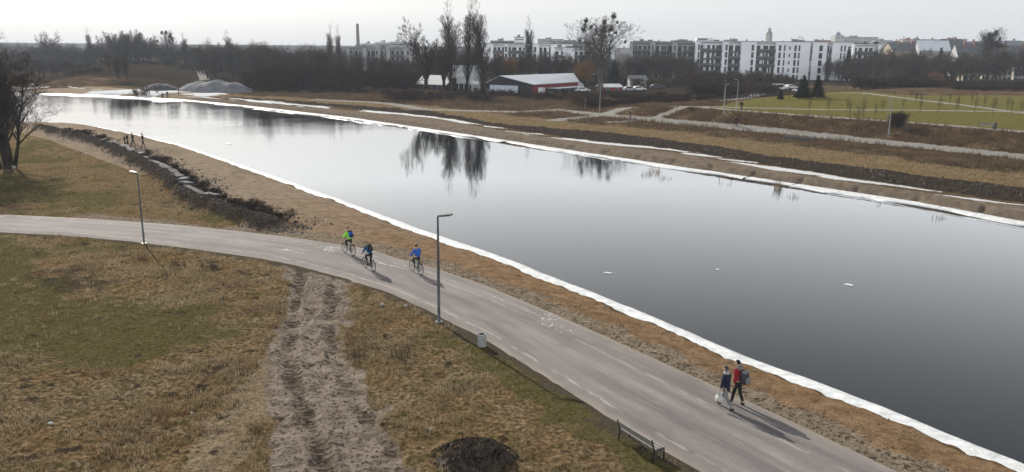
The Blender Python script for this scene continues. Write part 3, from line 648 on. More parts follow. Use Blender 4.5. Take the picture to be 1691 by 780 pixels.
for i, ((a, b), lb) in enumerate(zip(segs, lbs)):
    w0 = (1.5, 1.7, 1.2, 1.5, 1.5, 1.7, 2.2, 2.4, 2.6)[i]
    ribbon_ice('ice_shelf', a, b, lambda S, i=i: fw_(S) + .7, lambda S, w0=w0, i=i: fw_(S) - w0 * np.clip(.35 + 1.3 * fbm(S * .16, S * 0, 3, 30 + i), .15, 1.6), -1.2, .10, ICE, lb)
for i, (a, b, o, w, lb) in enumerate([(12, 36, 2.4, .5, 'thin ice sheet floating just off the right end of the far ice shelf'), (60, 84, 2.0, .5, 'thin grey ice sheet off the bank near the standing reeds'), (98, 118, 2.3, .8, 'wet ice sheet off the far bank opposite the red barn'), (126, 150, 2.6, 1.3, 'large rotten ice sheet opposite the tall poplars'), (160, 178, 3.0, 1.0, 'streaky thin ice sheet opposite the dark thicket')]):
    ribbon_ice('thin_ice', a, b, lambda S, o=o: fw_(S) - o + nse(S, .3, 50, .8), lambda S, o=o, w=w, i=i: fw_(S) - o - w * (.05 + 1.4 * fbm(S * .35, S * 0, 3, 70 + i)), -1.2, .03, WETICE, lb)
# open ice on the bend behind the spit
ribbon_ice('ice_sheet', 172, 212, lambda S: S * 0 - 12 + nse(S, .2, 3, 8), lambda S: 38 - (S - 172) * .75 + nse(S, .15, 5, 14), -1.2, .05, ICE, 'big flat white ice sheet on the river bend behind the left tree', step=1.0)
ribbon_ice('ice_sheet', 212, 268, lambda S: along(FAR_W, S) - 9 + nse(S, .15, 8, 7), lambda S: along(FAR_W, S) + .6, -1.2, .06, ICE, 'wide white ice sheet along the beach on the far bend', step=1.0)
for s0, n0, L, w, lb in ((32.6, 41.8, .30, .14, 'small ice floe nearest the lamp post on the open water'), (20.2, 51, .32, .2, 'small ice floe in mid river off the walking couple'), (9.0, 60, .25, .12, 'tiny ice floe near the right edge of the open water'), (118, 56.5, 1.6, .3, 'long thin ice floe on the bright water near the spit'), (28, 48, .16, .1, 'crumb of ice floating between the two small floes')):
    mb = MB(); k = 9; pts = [(math.cos(t * 2 * math.pi / k) * L * rnd.uniform(.8, 1.1), math.sin(t * 2 * math.pi / k) * w * rnd.uniform(.7, 1.2)) for t in range(k)]
    x, y = from_sn(s0, n0); a = rad(135 + rnd.uniform(-20, 20))
    R = lambda p, z: (x + p[0] * math.cos(a) - p[1] * math.sin(a), y + p[0] * math.sin(a) + p[1] * math.cos(a), z)
    mb.add([R(p, -1.16) for p in pts] + [R((p[0] * 1.05, p[1] * 1.05), -1.24) for p in pts], [tuple(range(k))] + [(i, k + i, k + (i + 1) % k, (i + 1) % k) for i in range(k)])
    tag(mb.build('ice_floe', ICE), lb, 'ice floe', 'ice floes on the river')

# ---------------------------------------------------------------- trees
def rvec(r):
    while True:
        v = Vector((r.uniform(-1, 1), r.uniform(-1, 1), r.uniform(-1, 1)))
        if .01 < v.length < 1: return v.normalized()
def grow(r, tr, cr, p, d, L, rd_, depth, P):
    """one limb and everything that grows from it; tr takes thick wood, cr thin wood and twigs"""
    ns = P['seg'][min(depth, len(P['seg']) - 1)]; pts = [p.copy()]; rs = [rd_]; q = p.copy(); dd = d.copy()
    last = depth >= P['depth']
    for i in range(ns):
        dd = (dd + rvec(r) * P['wob'] + Vector((0, 0, 1)) * P['up'][min(depth, len(P['up']) - 1)]).normalized()
        q = q + dd * (L / ns); pts.append(q.copy()); rs.append(max(rd_ * (1 - (i + 1) / ns * (.92 if depth else P.get('taper', .9))), P['tw'] * .5))
    (tr if depth <= P.get('trunk_depth', 0) else cr).tube(pts, rs, 5 if depth < 2 else 3, cap=False)
    def at(t):
        f = t * ns; i = min(int(f), ns - 1); return pts[i].lerp(pts[i + 1], f - i), (pts[i + 1] - pts[i]).normalized(), rs[i] + (rs[i + 1] - rs[i]) * (f - i)
    if last:
        for k in range(P['twigs']):
            b, t, _ = at(r.uniform(.15, 1.0)); w = P['tw']
            v = (t * P.get('tfwd', .9) + rvec(r) * P['tang'] + Vector((0, 0, P['tup']))).normalized(); l = P['tl'] * r.uniform(.5, 1.2)
            sd = v.cross(rvec(r)).normalized() * w
            if P.get('bend'):
                m = b + v * l * .5; e = m + (v + Vector((0, 0, P['bend']))).normalized() * l * .6
                n = len(cr.v); cr.v += [tuple(b - sd), tuple(b + sd), tuple(m + sd * .8), tuple(m - sd * .8), tuple(e)]
                cr.f += [(n, n + 1, n + 2, n + 3), (n + 3, n + 2, n + 4)]; cr.m += [cr.cur] * 2
            else:
                n = len(cr.v); cr.v += [tuple(b - sd), tuple(b + sd), tuple(b + v * l)]; cr.f.append((n, n + 1, n + 2)); cr.m.append(cr.cur)
        return
    nc = P['n'][depth]
    for k in range(nc):
        t = P['t0'][depth] + (1 - P['t0'][depth]) * ((k + r.uniform(.1, .9)) / nc)
        b, ax, br = at(min(t, .98))
        a = rad(P['ang'][depth]) * r.uniform(.7, 1.3); ph = k * 2.4 + r.uniform(-.5, .5)
        o1 = ax.orthogonal().normalized(); o2 = ax.cross(o1); v = (ax * math.cos(a) + (o1 * math.cos(ph) + o2 * math.sin(ph)) * math.sin(a)).normalized()
        l = L * P['len'][depth] * r.uniform(.75, 1.2) * P['fall'](t, depth)
        grow(r, tr, cr, b, v, l, min(br * .8, rd_ * P['rad'][depth]), depth + 1, P)
    if P.get('cont', True):
        b, ax, br = at(1.0); grow(r, tr, cr, b, ax, L * .35, br, depth + 1, P)
BASE = dict(wob=.12, up=(0, .06, .08), seg=(6, 4, 3), taper=.85, tang=.7, tup=.15, tw=.02, tl=.7, twigs=8, trunk_depth=1)
SPECS = {
 'poplar': dict(BASE, depth=3, seg=(9, 5, 3, 2), n=(44, 8, 4), t0=(.06, .12, .2), ang=(30, 26, 30), len=(.30, .42, .5), rad=(.24, .5, .5), up=(0, .11, .12, .1), fall=lambda t, d: (1.1 - .5 * t) if d == 0 else 1, twigs=7, tl=1.0, tang=.35, tup=.5, wob=.05, tw=.030, trunk_depth=0),
 'spread': dict(BASE, depth=4, seg=(4, 6, 4, 3, 2), n=(6, 8, 5, 3), t0=(.45, .25, .2, .2), ang=(34, 40, 42, 42), len=(1.9, .42, .48, .5), rad=(.6, .45, .5, .5), fall=lambda t, d: (1.1 - .4 * t) if d else 1.0, twigs=8, tl=.8, tw=.028, wob=.12, up=(0, .10, .06, .05), taper=.35),
 'mistle': dict(BASE, depth=4, seg=(6, 6, 4, 3, 2), n=(11, 8, 5, 3), t0=(.24, .22, .2, .2), ang=(42, 42, 45, 42), len=(.72, .45, .5, .5), rad=(.42, .45, .5, .5), fall=lambda t, d: (1.15 - .35 * t) if d == 0 else 1, twigs=6, tl=.8, tw=.028, wob=.11, up=(0, .09, .05, .04), taper=.7),
 'wood': dict(BASE, depth=3, seg=(7, 5, 3, 2), n=(15, 7, 4), t0=(.14, .15, .2), ang=(36, 40, 42), len=(.50, .46, .5), rad=(.40, .5, .5), fall=lambda t, d: (1.15 - .62 * t) if d == 0 else 1, twigs=6, tl=1.0, tw=.022, wob=.13, up=(.02, .14, .10, .08)),
 'woodfar': dict(BASE, depth=3, seg=(7, 4, 3, 2), n=(15, 6, 4), t0=(.12, .15, .2), ang=(38, 40, 42), len=(.52, .46, .5), rad=(.40, .5, .5), fall=lambda t, d: (1.15 - .62 * t) if d == 0 else 1, twigs=6, tl=1.2, tw=.042, wob=.13, up=(.02, .14, .10, .08)),
 'bush': dict(BASE, depth=2, seg=(5, 3, 2), n=(7, 5), t0=(.2, .2), ang=(38, 42), len=(.5, .5), rad=(.5, .5), fall=lambda t, d: 1, twigs=9, tl=.5, tw=.016, wob=.14, up=(.03, .08, .05), trunk_depth=0),
 'bushd': dict(BASE, depth=2, seg=(5, 3, 2), n=(9, 6), t0=(.2, .2), ang=(28, 36), len=(.45, .5), rad=(.5, .5), fall=lambda t, d: 1, twigs=9, tl=.5, tw=.014, wob=.10, up=(.03, .10, .08), trunk_depth=0),
 'sapling': dict(BASE, depth=2, seg=(5, 4, 2), n=(11, 4), t0=(.42, .2), ang=(30, 32), len=(.42, .4), rad=(.45, .5), fall=lambda t, d: (1.2 - .6 * t) if d == 0 else 1, twigs=4, tl=.35, tw=.010, wob=.06, up=(0, .12, .1), trunk_depth=0),
 'willow': dict(BASE, depth=3, seg=(3, 5, 4, 3), n=(6, 8, 5), t0=(.5, .25, .2), ang=(30, 42, 40), len=(1.7, .5, .5), rad=(.6, .5, .5), fall=lambda t, d: 1, twigs=14, tl=1.6, tw=.022, wob=.12, up=(0, .10, .02, -.05), taper=.4, tup=-.5, bend=-1.0),
 'hero': dict(BASE, depth=4, seg=(8, 5, 4, 3, 2), n=(13, 6, 4, 3), t0=(.30, .2, .2, .2), ang=(36, 40, 42, 42), len=(.40, .5, .5, .55), rad=(.42, .5, .5, .5), fall=lambda t, d: (1.2 - .6 * t) if d == 0 else 1, twigs=5, tl=.55, tw=.013, wob=.10, up=(.01, .08, .06, .04), taper=.8),
}
BARK = mat('bark_dark', (.040, .033, .027), .95, .35, 1.5, bump=.03, bscale=6, spec=0.0)
BARKG = mat('bark_grey', (.095, .085, .072), .95, .3, 1.5, bump=.03, bscale=6, spec=0.0)
TWIG = mat('twigs_brown', (.060, .049, .041), .95, .25, .3, spec=0.0)
TWIGG = mat('twigs_grey', (.088, .078, .070), .95, .25, .3, spec=0.0)
TWIGR = mat('twigs_russet', (.070, .048, .036), .95, .25, .4, spec=0.0)
TWIGO = mat('twigs_ochre', (.230, .135, .055), .95, .25, .4, spec=0.0)
NEEDLE = mat('needles', (.018, .028, .016), .9, .4, 1.2, spec=0.0)
MISTLE = mat('mistletoe_leaves', (.050, .058, .022), .9, .4, 1.5)
def tree_meshes(kind, seed, H, r0, stems=1, spread=.0, lean=0.0):
    r = random.Random(seed); tr, cr = MB(), MB(); P = SPECS[kind]
    for k in range(stems):
        ph = 2 * math.pi * k / max(stems, 1) + r.uniform(-.4, .4); off = Vector((math.cos(ph), math.sin(ph), 0)) * spread * r.uniform(.3, 1) * (stems > 1)
        d = (Vector((0, 0, 1)) + (off.normalized() * lean * r.uniform(.5, 1.2) if stems > 1 else rvec(r) * .03)).normalized()
        frac = {'poplar': .93, 'spread': .26, 'mistle': .62, 'wood': .86, 'bush': .75, 'bushd': .8, 'woodfar': .86, 'sapling': .85, 'willow': .22, 'hero': .80}[kind]
        h = H * frac * (r.uniform(.75, 1.0) if stems > 1 else 1)
        grow(r, tr, cr, off + Vector((0, 0, -.25)), d, h, r0 * (r.uniform(.7, 1) if stems > 1 else 1), 0, P)
    zmax = max(v[2] for v in cr.v)
    k = H / zmax
    tr.v = [(a * k, b * k, c * k) for a, b, c in tr.v]; cr.v = [(a * k, b * k, c * k) for a, b, c in cr.v]
    return tr, cr
PROTO = {}
def proto(key, kind, seed, H, r0, bark, twig, name, tname='trunk', **kw):
    tr, cr = tree_meshes(kind, seed, H, r0, **kw)
    PROTO[key] = (tr.mesh(tname, True), cr.mesh('crown'), H, name, tname)
    PROTO[key][0].materials.append(bark); PROTO[key][1].materials.append(twig)
def plant(key, x, y, h, label, cat='tree', group=None, rz=None, w=1.0, name=None, z=None):
    tm, cm, H, nm, tn = PROTO[key]; k = h / H
    z = ground_z(x, y) if z is None else z
    o = empty(name or nm, (x, y, z - .05), rnd.uniform(0, 6.28) if rz is None else rz, label, cat, group); o.scale = (k * w, k * w, k)
    for n_, me in ((tn, tm), ('crown', cm)):
        c = bpy.data.objects.new(n_, me); COL.objects.link(c); c.parent = o
    return o
proto('poplar1', 'poplar', 3, 28, .95, BARK, TWIG, 'poplar_tree'); proto('poplar2', 'poplar', 8, 28, .95, BARK, TWIG, 'poplar_tree')
proto('spread1', 'spread', 5, 20, .75, BARK, TWIG, 'willow_tree'); proto('spread2', 'spread', 11, 18, .5, BARKG, TWIGG, 'bare_tree')
proto('mistle1', 'mistle', 2, 23, .75, BARKG, TWIGG, 'mistletoe_tree'); 
proto('wood1', 'wood', 21, 15, .30, BARK, TWIG, 'bare_tree'); proto('wood2', 'wood', 22, 15, .30, BARK, TWIG, 'bare_tree'); proto('wood3', 'wood', 23, 15, .28, BARKG, TWIGG, 'bare_tree'); proto('wood4', 'wood', 24, 15, .28, BARK, TWIGR, 'bare_tree')
proto('far1', 'woodfar', 25, 15, .30, BARK, TWIGG, 'bare_tree'); proto('far2', 'woodfar', 26, 15, .30, BARK, TWIGG, 'bare_tree')
proto('farb', 'woodfar', 27, 15, .30, BARK, TWIGR, 'bare_tree')
proto('bush1', 'bush', 31, 3, .05, BARK, TWIG, 'bare_bush', 'stem', stems=9, spread=.5, lean=.75); proto('bush2', 'bush', 32, 3, .05, BARK, TWIGR, 'bare_bush', 'stem', stems=9, spread=.6, lean=.9); proto('bush3', 'bush', 33, 3, .05, BARK, TWIG, 'bare_bush', 'stem', stems=7, spread=.4, lean=.55); proto('bush4', 'bushd', 34, 3, .06, BARK, TWIG, 'bare_bush', 'stem', stems=14, spread=.35, lean=.6)
proto('sapl1', 'sapling', 41, 3.2, .05, BARK, TWIG, 'young_tree'); proto('sapl2', 'sapling', 44, 3.2, .045, BARK, TWIGR, 'young_tree')
proto('willow1', 'willow', 51, 12, .4, BARK, TWIGO, 'willow_tree')
proto('hero1', 'hero', 66, 15.5, .42, BARK, TWIG, 'multi_stem_tree', stems=6, spread=1.5, lean=.16)
def conifer_meshes(seed, H, W, layers):
    r = random.Random(seed); tr, cr = MB(), MB(); tr.tube([(0, 0, -.2), (0.03, 0, H * .5), (0, 0, H * .97)], [.16 * H / 6, .11 * H / 6, .03], 6)
    for i in range(layers):
        t = i / (layers - 1); z = H * (.12 + .86 * t); R = W * .5 * (1 - t) ** .75 * (.85 + .3 * r.random()) + .12; nb = max(4, int(9 * (1 - t) + 4))
        for k in range(nb):
            a = 2 * math.pi * k / nb + i * .7 + r.uniform(-.2, .2); L = R * r.uniform(.7, 1.1); e = Vector((math.cos(a) * L, math.sin(a) * L, z - L * .12 + r.uniform(-.1, .15)))
            b = Vector((0, 0, z)); tr.tube([b, e], [.03, .01], 3, cap=False)
            for q in range(int(9 + 12 * L)):
                u = r.uniform(.25, 1.05); c = b.lerp(e, u) + rvec(r) * .18 * (1 + L * .15); v = (rvec(r) + Vector((math.cos(a), math.sin(a), .25)) * .8).normalized() * r.uniform(.16, .34); s = v.cross(rvec(r)).normalized() * r.uniform(.05, .11)
                n = len(cr.v); cr.v += [tuple(c - s), tuple(c + s), tuple(c + v + s * .6), tuple(c + v - s * .6)]; cr.f.append((n, n + 1, n + 2, n + 3)); cr.m.append(0)
    return tr, cr
for key, seed, H, Wd, ly in (('pine1', 5, 6, 4.6, 13), ('pine2', 6, 6, 4.4, 13), ('spruce1', 7, 9, 4.0, 19)):
    a, b = conifer_meshes(seed, H, Wd, ly); PROTO[key] = (a.mesh('trunk', True), b.mesh('crown'), H, 'conifer_tree', 'trunk'); PROTO[key][0].materials.append(BARK); PROTO[key][1].materials.append(NEEDLE)
def mist_mesh(seed):
    r = random.Random(seed); m = MB()
    for i in range(330):
        d = rvec(r); c = d * (r.uniform(.2, 1.0) * (.9 + .2 * math.sin(d.x * 3 + d.z * 2))); v = (d + rvec(r) * .7).normalized() * .22; s = v.cross(rvec(r)).normalized() * .09
        n = len(m.v); m.v += [tuple(c - s), tuple(c + s), tuple(c + v + s), tuple(c + v - s)]; m.f.append((n, n + 1, n + 2, n + 3)); m.m.append(0)
    me = m.mesh('mistletoe'); me.materials.append(MISTLE); return me
MIST = mist_mesh(3)
def mist(parent, loc, r):
    o = bpy.data.objects.new('mistletoe', MIST); COL.objects.link(o); o.parent = parent
    k = parent.scale; ca, sa = math.cos(-parent.rotation_euler.z), math.sin(-parent.rotation_euler.z)
    x, y = loc[0] * ca - loc[1] * sa, loc[0] * sa + loc[1] * ca
    o.location = (x / k[0], y / k[1], loc[2] / k[2]); o.scale = (r / k[0], r / k[1], r * 1.1 / k[2])
def at_px(px, D, top=None):
    """site on the ground D metres ahead on the bearing px; top row gives the height a tree there must have"""
    x = (px - 845.5) / 1340.0 * D; y = D
    z = ground_z(x, y)
    if top is None: return x, y
    roll = math.tan(rad(.55)); hz = 77 + (px - 845.5) * roll
    return x, y, EYE + (hz - top) / 1340.0 * D - z
def tree_at(key, px, top, D, label, cat='tree', group=None, w=1.0, **kw):
    x, y, h = at_px(px, D, top); return plant(key, x, y, h, label, cat, group, w=w, **kw)
ordn = ['first', 'second', 'third', 'fourth', 'fifth', 'sixth', 'seventh', 'eighth', 'ninth', 'tenth', 'eleventh', 'twelfth', 'thirteenth', 'fourteenth', 'fifteenth', 'sixteenth']
# the landmark trees
tree_at('poplar1', 745, -4, 236, 'tall bare poplar on the left of the three beside the white glasshouse', group='three tall poplars')
tree_at('poplar2', 770, -10, 240, 'tall bare poplar in the middle of the three beside the glasshouse', group='three tall poplars', w=.75)
tree_at('poplar1', 796, -8, 235, 'tall bare poplar closest to the red barn, right of the three', group='three tall poplars', w=1.05, rz=2.2)
tree_at('spread1', 733, 34, 233, 'broad bare willow leaning close to the leftmost tall poplar', w=.75, rz=1.0)
tree_at('spread1', 703, 28, 238, 'broad bare willow with upswept limbs left of the tall poplars', w=.9, rz=4.0)
tree_at('poplar2', 871, 26, 300, 'lone slim poplar rising behind the red barn', w=.85)
tree_at('poplar1', 549, 37, 330, 'left slim poplar of the pale pair above the dark thicket', group='pale pair of poplars', w=.75, rz=.6)
tree_at('poplar2', 563, 40, 331, 'right slim poplar of the pale pair above the dark thicket', group='pale pair of poplars', w=.65, rz=3.)
mt = tree_at('mistle1', 988, 26, 245, 'large spreading bare tree full of mistletoe balls right of the red barn', w=1.25)
for dx, z, r in ((-5.2, 20.2, .75), (-5.6, 17.8, .7), (-5.3, 19.0, .55), (-3.4, 18.4, .55), (.2, 19.8, .7), (.3, 17.6, .95), (3.0, 21.6, .9), (2.4, 18.0, .85), (4.2, 19.8, .45), (3.8, 16.9, .5), (6.4, 14.3, .5), (-6.8, 14.6, .55)): mist(mt, (dx, rnd.uniform(-2, 2), z), r)
m2 = tree_at('mistle1', 1612, 44, 330, 'tall bare tree heavy with mistletoe in front of the grey roofs', w=.7, rz=2.6)
for dx, z, r in ((1.6, 18.6, 1.0), (-.6, 17.4, 1.3), (-.5, 15.6, 1.4), (-.3, 13.9, 1.3), (-3.0, 16.6, .9), (.9, 14.8, 1.0), (3.2, 16.4, .7), (2.5, 14.2, 1.3), (4.2, 13.8, .9), (-1.5, 11.3, 1.6), (-1.6, 9.6, 1.3), (5.3, 9.9, 1.7), (4.1, 10.0, 1.3), (-4.0, 6.5, 1.0)): mist(m2, (dx, rnd.uniform(-1, 1), z), r)
x, y = P['treeL']; plant('hero1', x, y, 15.0, 'big bare multi-stemmed tree at the left edge of the photo', w=.92, rz=.5)
tree_at('willow1', 832, 84, 285, 'yellowish weeping willow behind the red barn', w=1.0); tree_at('willow1', 962, 92, 262, 'ochre weeping willow just left of the mistletoe tree', w=.8, rz=3.3)
# conifers in the park
for px, py_t, D, key, w, lb in ((1281, 145, 178, 'pine2', .95, 'small dark pine beside the fenced park path'), (1317, 123, 180, 'pine1', 1.0, 'left of two big dark pines on the park lawn'), (1340, 125, 184, 'pine2', 1.0, 'right of two big dark pines on the park lawn')):
    tree_at(key, px, py_t, D, lb, 'pine tree', w=w)
tree_at('spruce1', 1385, 78, 335, 'dark narrow spruce against the white apartment block', 'spruce', w=.8); tree_at('spruce1', 1533, 80, 352, 'dark spruce standing between the grey and red roofs', 'spruce', w=.8)
tree_at('spruce1', 1008, 100, 290, 'dark spruce behind the mistletoe tree', 'spruce', w=1.6); tree_at('pine1', 1490, 104, 300, 'broad dark evergreen left of the red tiled roof', 'evergreen', w=2.0)
tree_at('bush4', 1476, 176, 121, 'tall dark bush behind the lamp on the embankment', 'bush', w=.85)
# the thicket behind the far bank (px 400-700), the left wood, the trees by the flats and by the old houses
def belt(n, px0, px1, tops, D0, D1, keys, label, group, w=(1.0, 1.5), cat='tree'):
    for i in range(n):
        px = px0 + (px1 - px0) * (i + rnd.uniform(.05, .95)) / n; D = rnd.uniform(D0, D1)
        top = float(np.interp(px, [t[0] for t in tops], [t[1] for t in tops])) + rnd.uniform(-2, 9)
        x, y, h = at_px(px, D, top)
        plant(rnd.choice(keys), x, y, max(h, 2.0), label, cat, group, w=rnd.uniform(*w))
T0 = [(380, 65), (430, 66), (500, 70), (560, 74), (610, 80), (650, 86), (700, 96), (800, 112)]
belt(30, 415, 660, T0, 262, 300, ('wood1', 'wood2', 'wood3'), 'grey bare tree in the back of the dark thicket behind the far bank', 'trees of the dark thicket, back')
T1 = [(400, 92), (450, 88), (520, 95), (600, 100), (650, 108), (720, 118)]
belt(26, 425, 690, T1, 238, 258, ('wood1', 'wood2', 'wood4', 'bush1'), 'dark twiggy tree at the front edge of the thicket behind the far bank', 'trees of the dark thicket, front', w=(1.2, 1.9))
belt(64, 640, 1010, [(640, 92), (720, 88), (800, 86), (900, 84), (1010, 88)], 270, 325, ('far1', 'wood4', 'far2', 'farb'), 'bare tree between the red barn and the low flats behind it', 'bare trees behind the red barn', w=(1.1, 1.6))
belt(46, -20, 335, [(0, 78), (100, 76), (200, 72), (330, 74)], 395, 460, ('far1', 'far2'), 'bluish bare tree in the wood beyond the river bend', 'trees of the wood beyond the bend', w=(1.5, 2.2))
belt(26, 325, 445, [(330, 72), (380, 70), (440, 68)], 310, 400, ('far1', 'far2'), 'hazy bare tree above the gravel heaps', 'bare trees above the gravel heaps', w=(1.2, 1.7))
belt(12, 60, 190, [(60, 100), (120, 96), (190, 104)], 300, 330, ('wood1', 'wood2'), 'bare tree at the foot of the wood behind the far left bank', 'bare trees behind the far left bank', w=(1.3, 1.8))
belt(12, 194, 262, [(194, 50), (225, 44), (262, 50)], 400, 425, ('spread2', 'far1', 'far2'), 'tall bare tree in the rounded clump above the left wood', 'tall rounded clump of trees', w=(.8, 1.1))
tree_at('spread2', 96, 50, 430, 'lone pale bare tree above the left wood', w=.8); tree_at('poplar2', 163, 44, 440, 'slim pale poplar above the left wood, left of the rounded clump', w=.8)
tl = tree_at('far1', 285, 49, 405, 'bare tree with dark mistletoe clumps right of the rounded clump', w=1.2)
for k in range(10): mist(tl, (rnd.uniform(-4.5, 4.5), rnd.uniform(-2, 2), rnd.uniform(10, 16.0)), rnd.uniform(.5, .95))
for px, tp, lb in ((316, 52, 'pair of pale stems rising left of the small hill road'), (352, 60, 'thin bare tree behind the small hill road'), (390, 48, 'tall bare tree with a bright stem above the grey gravel heap'), (424, 62, 'thin bare tree above the right end of the gravel heap')):
    tree_at('poplar1' if px in (316, 390) else 'wood3', px, tp, 400, lb, w=1.1 if px in (316, 390) else .9)
belt(5, 190, 225, [(190, 84), (225, 80)], 285, 291, ('wood1', 'wood2'), 'dark young tree of the clump in front of the grassy hill', 'dark clump in front of the grassy hill', w=(.8, 1.2))
belt(30, 1030, 1142, [(1036, 86), (1080, 80), (1100, 86), (1140, 90)], 300, 335, ('wood3', 'spread2', 'far1', 'farb'), 'bare tree standing in front of the apartment balconies', 'bare trees before the apartment balconies', w=(.8, 1.2))
belt(20, 1140, 1300, [(1140, 104), (1200, 110), (1260, 112), (1300, 118)], 262, 300, ('wood4', 'wood1', 'bush2'), 'brown scrubby tree below the white apartment front', 'scrubby trees below the apartments', w=(1.4, 2.0))
belt(46, 1345, 1691, [(1345, 94), (1390, 84), (1440, 78), (1500, 78), (1560, 86), (1620, 80), (1691, 76)], 290, 345, ('far1', 'far2', 'farb', 'spread2'), 'grey bare garden tree in front of the old houses', 'garden trees before the old houses', w=(1.1, 1.7))
belt(26, 1395, 1560, [(1395, 122), (1440, 116), (1500, 120), (1560, 126)], 246, 262, ('bush1', 'bush2', 'wood4'), 'brown bush of the tall scrub behind the park lawn', 'tall scrub behind the park lawn', w=(1.6, 2.2), cat='bush')
belt(30, 640, 1000, [(640, 138), (760, 150), (900, 152), (1000, 150)], 196, 222, ('bush1', 'bush2', 'bush3'), 'dark bramble bush in front of the barns on the far bank', 'bramble bushes before the barns', w=(1.3, 2.0), cat='bush')
belt(26, 960, 1165, [(960, 154), (1060, 148), (1165, 150)], 172, 215, ('bush1', 'bush2'), 'dark brown bush beside the curved gravel path', 'bushes beside the curved path', w=(1.3, 2.0), cat='bush')
belt(20, 1140, 1270, [(1140, 128), (1200, 128), (1270, 134)], 215, 255, ('bush1', 'bush2', 'wood4'), 'brown bush left of the fenced park path', 'bushes left of the fenced path', w=(1.4, 2.0), cat='bush')
belt(9, 430, 640, [(430, 140), (520, 146), (640, 152)], 222, 236, ('bush1', 'bush3'), 'low dark bush along the front of the thicket', 'low bushes before the thicket', w=(1.3, 1.9), cat='bush')
belt(6, 120, 175, [(120, 118), (175, 120)], 285, 300, ('bush1', 'bush3'), 'low bush on the left end of the grassy hill', 'low bushes on the hill', w=(1.3, 1.9), cat='bush')
tree_at('bush2', 1136, 172, 150, 'single rounded dark bush at the bend of the path', 'bush', w=1.6); tree_at('bush2', 1000, 160, 172, 'orange-brown grassy bush behind the lamp at the path bend', 'bush', w=1.8)
belt(30, 410, 690, [(410, 112), (520, 118), (690, 130)], 238, 262, ('bush1', 'bush3', 'bush2'), 'tall dark undergrowth bush inside the thicket', 'undergrowth of the thicket', w=(1.0, 1.4), cat='bush')
belt(44, -10, 420, [(20, 94), (160, 98), (300, 96), (420, 98)], 372, 410, ('bush1', 'bush3'), 'bluish undergrowth bush in the wood beyond the bend', 'undergrowth of the left wood', w=(1.2, 1.7), cat='bush')
belt(26, 640, 1140, [(640, 126), (860, 122), (1140, 126)], 258, 292, ('bush1', 'bush2', 'bush3'), 'brown undergrowth bush behind the barns', 'undergrowth behind the barns', w=(1.1, 1.6), cat='bush')
belt(22, 1540, 1691, [(1540, 132), (1691, 130)], 250, 262, ('bush1', 'bush2'), 'brown bush of the hedge below the old houses', 'hedge bushes below the old houses', w=(1.3, 1.9), cat='bush')
belt(22, 1560, 1700, [(1560, 141), (1700, 143)], 224, 240, ('bush1', 'bush2', 'bush3'), 'low brown bush behind the back row of young park trees', 'low bushes behind the park', w=(1.3, 2.0), cat='bush')
# the far wood reads as one mass: one object built of many tree crowns
def far_wood():
    src = [PROTO[k] for k in ('wood1', 'wood3')]; VV = []; FF = []; off = 0
    arr = []
    for tm, cm, H, _, _ in src:
        v = np.zeros(len(cm.vertices) * 3, np.float32); cm.vertices.foreach_get('co', v); fs = [tuple(p.vertices) for p in cm.polygons]
        f3 = np.array([f if len(f) == 4 else (f[0], f[1], f[2], f[2]) for f in fs if len(f) in (3, 4)][::3], np.int32); arr.append((v.reshape(-1, 3), f3, H))
    T = []
    for i in range(150):
        px = rnd.uniform(-120, 470); T.append((px, rnd.uniform(480, 700)))
    for i in range(70): T.append((rnd.uniform(470, 900), rnd.uniform(420, 700)))
    tris = []
    for i, (px, D) in enumerate(T):
        v, f, H = arr[i % 2]; x, y = at_px(px, D); h = rnd.uniform(11, 15.0); k = h / H; a = rnd.uniform(0, 6.28); w = k * rnd.uniform(1.5, 2.2)
        q = np.stack([(v[:, 0] * math.cos(a) - v[:, 1] * math.sin(a)) * w + x, (v[:, 0] * math.sin(a) + v[:, 1] * math.cos(a)) * w + y, v[:, 2] * k + .5], 1)
        VV.append(q); tris.append(np.concatenate([f[:, [0, 1, 2]], f[:, [0, 2, 3]][f[:, 2] != f[:, 3]]]) + off); off += len(q)
    me = array_mesh('distant_wood', np.concatenate(VV), np.concatenate(tris)); o = link('distant_wood', me, None, TWIGG)
    tag(o, 'long low belt of hazy leafless wood along the horizon', 'wood', kind='stuff')
far_wood()
# young trees on the park lawn
row = [(565, 193, 120), (660, 193, 95), (752, 185, 110), (937, 195, 115), (1035, 185, 115), (1128, 193, 100), (1218, 193, 105), (1314, 193, 110), (1405, 188, 108), (1500, 195, 105), (1597, 197, 120), (1643, 200, 120)]
front = [(767, 212, 125), (815, 233, 130), (843, 217, 110), (900, 225, 130)]
back = [(450, 130, 70), (740, 92, 55), (815, 95, 55), (853, 98, 60), (985, 108, 75), (1075, 120, 75), (1275, 148, 95), (1320, 168, 100), (1388, 150, 95), (1450, 165, 100), (1510, 180, 110), (1572, 178, 105), (1665, 178, 120), (1405, 120, 78)]
for lst, ph, grp in ((row, 'young bare tree from the left in the row along the straight park path', 'young trees along the straight park path'), (front, 'young bare tree from the left on the front lawn of the park', 'young trees on the front lawn'), (back, 'young bare tree from the left behind the diagonal park path', 'young trees behind the diagonal path')):
    for i, (u, v, t) in enumerate(sorted(lst)):
        px, py, top = 1150 + u / 3.126, 120 + v / 3.126, 120 + t / 3.126
        hz = 77 + (px - 845.5) * .0096; D = 1340 * (EYE - 3.05) / (py - hz) * .985
        x, y, h = at_px(px, D, top); plant(('sapl1', 'sapl2')[i % 2], x, y, max(h, 1.8), ordn[i] + ' ' + ph, 'young tree', grp)

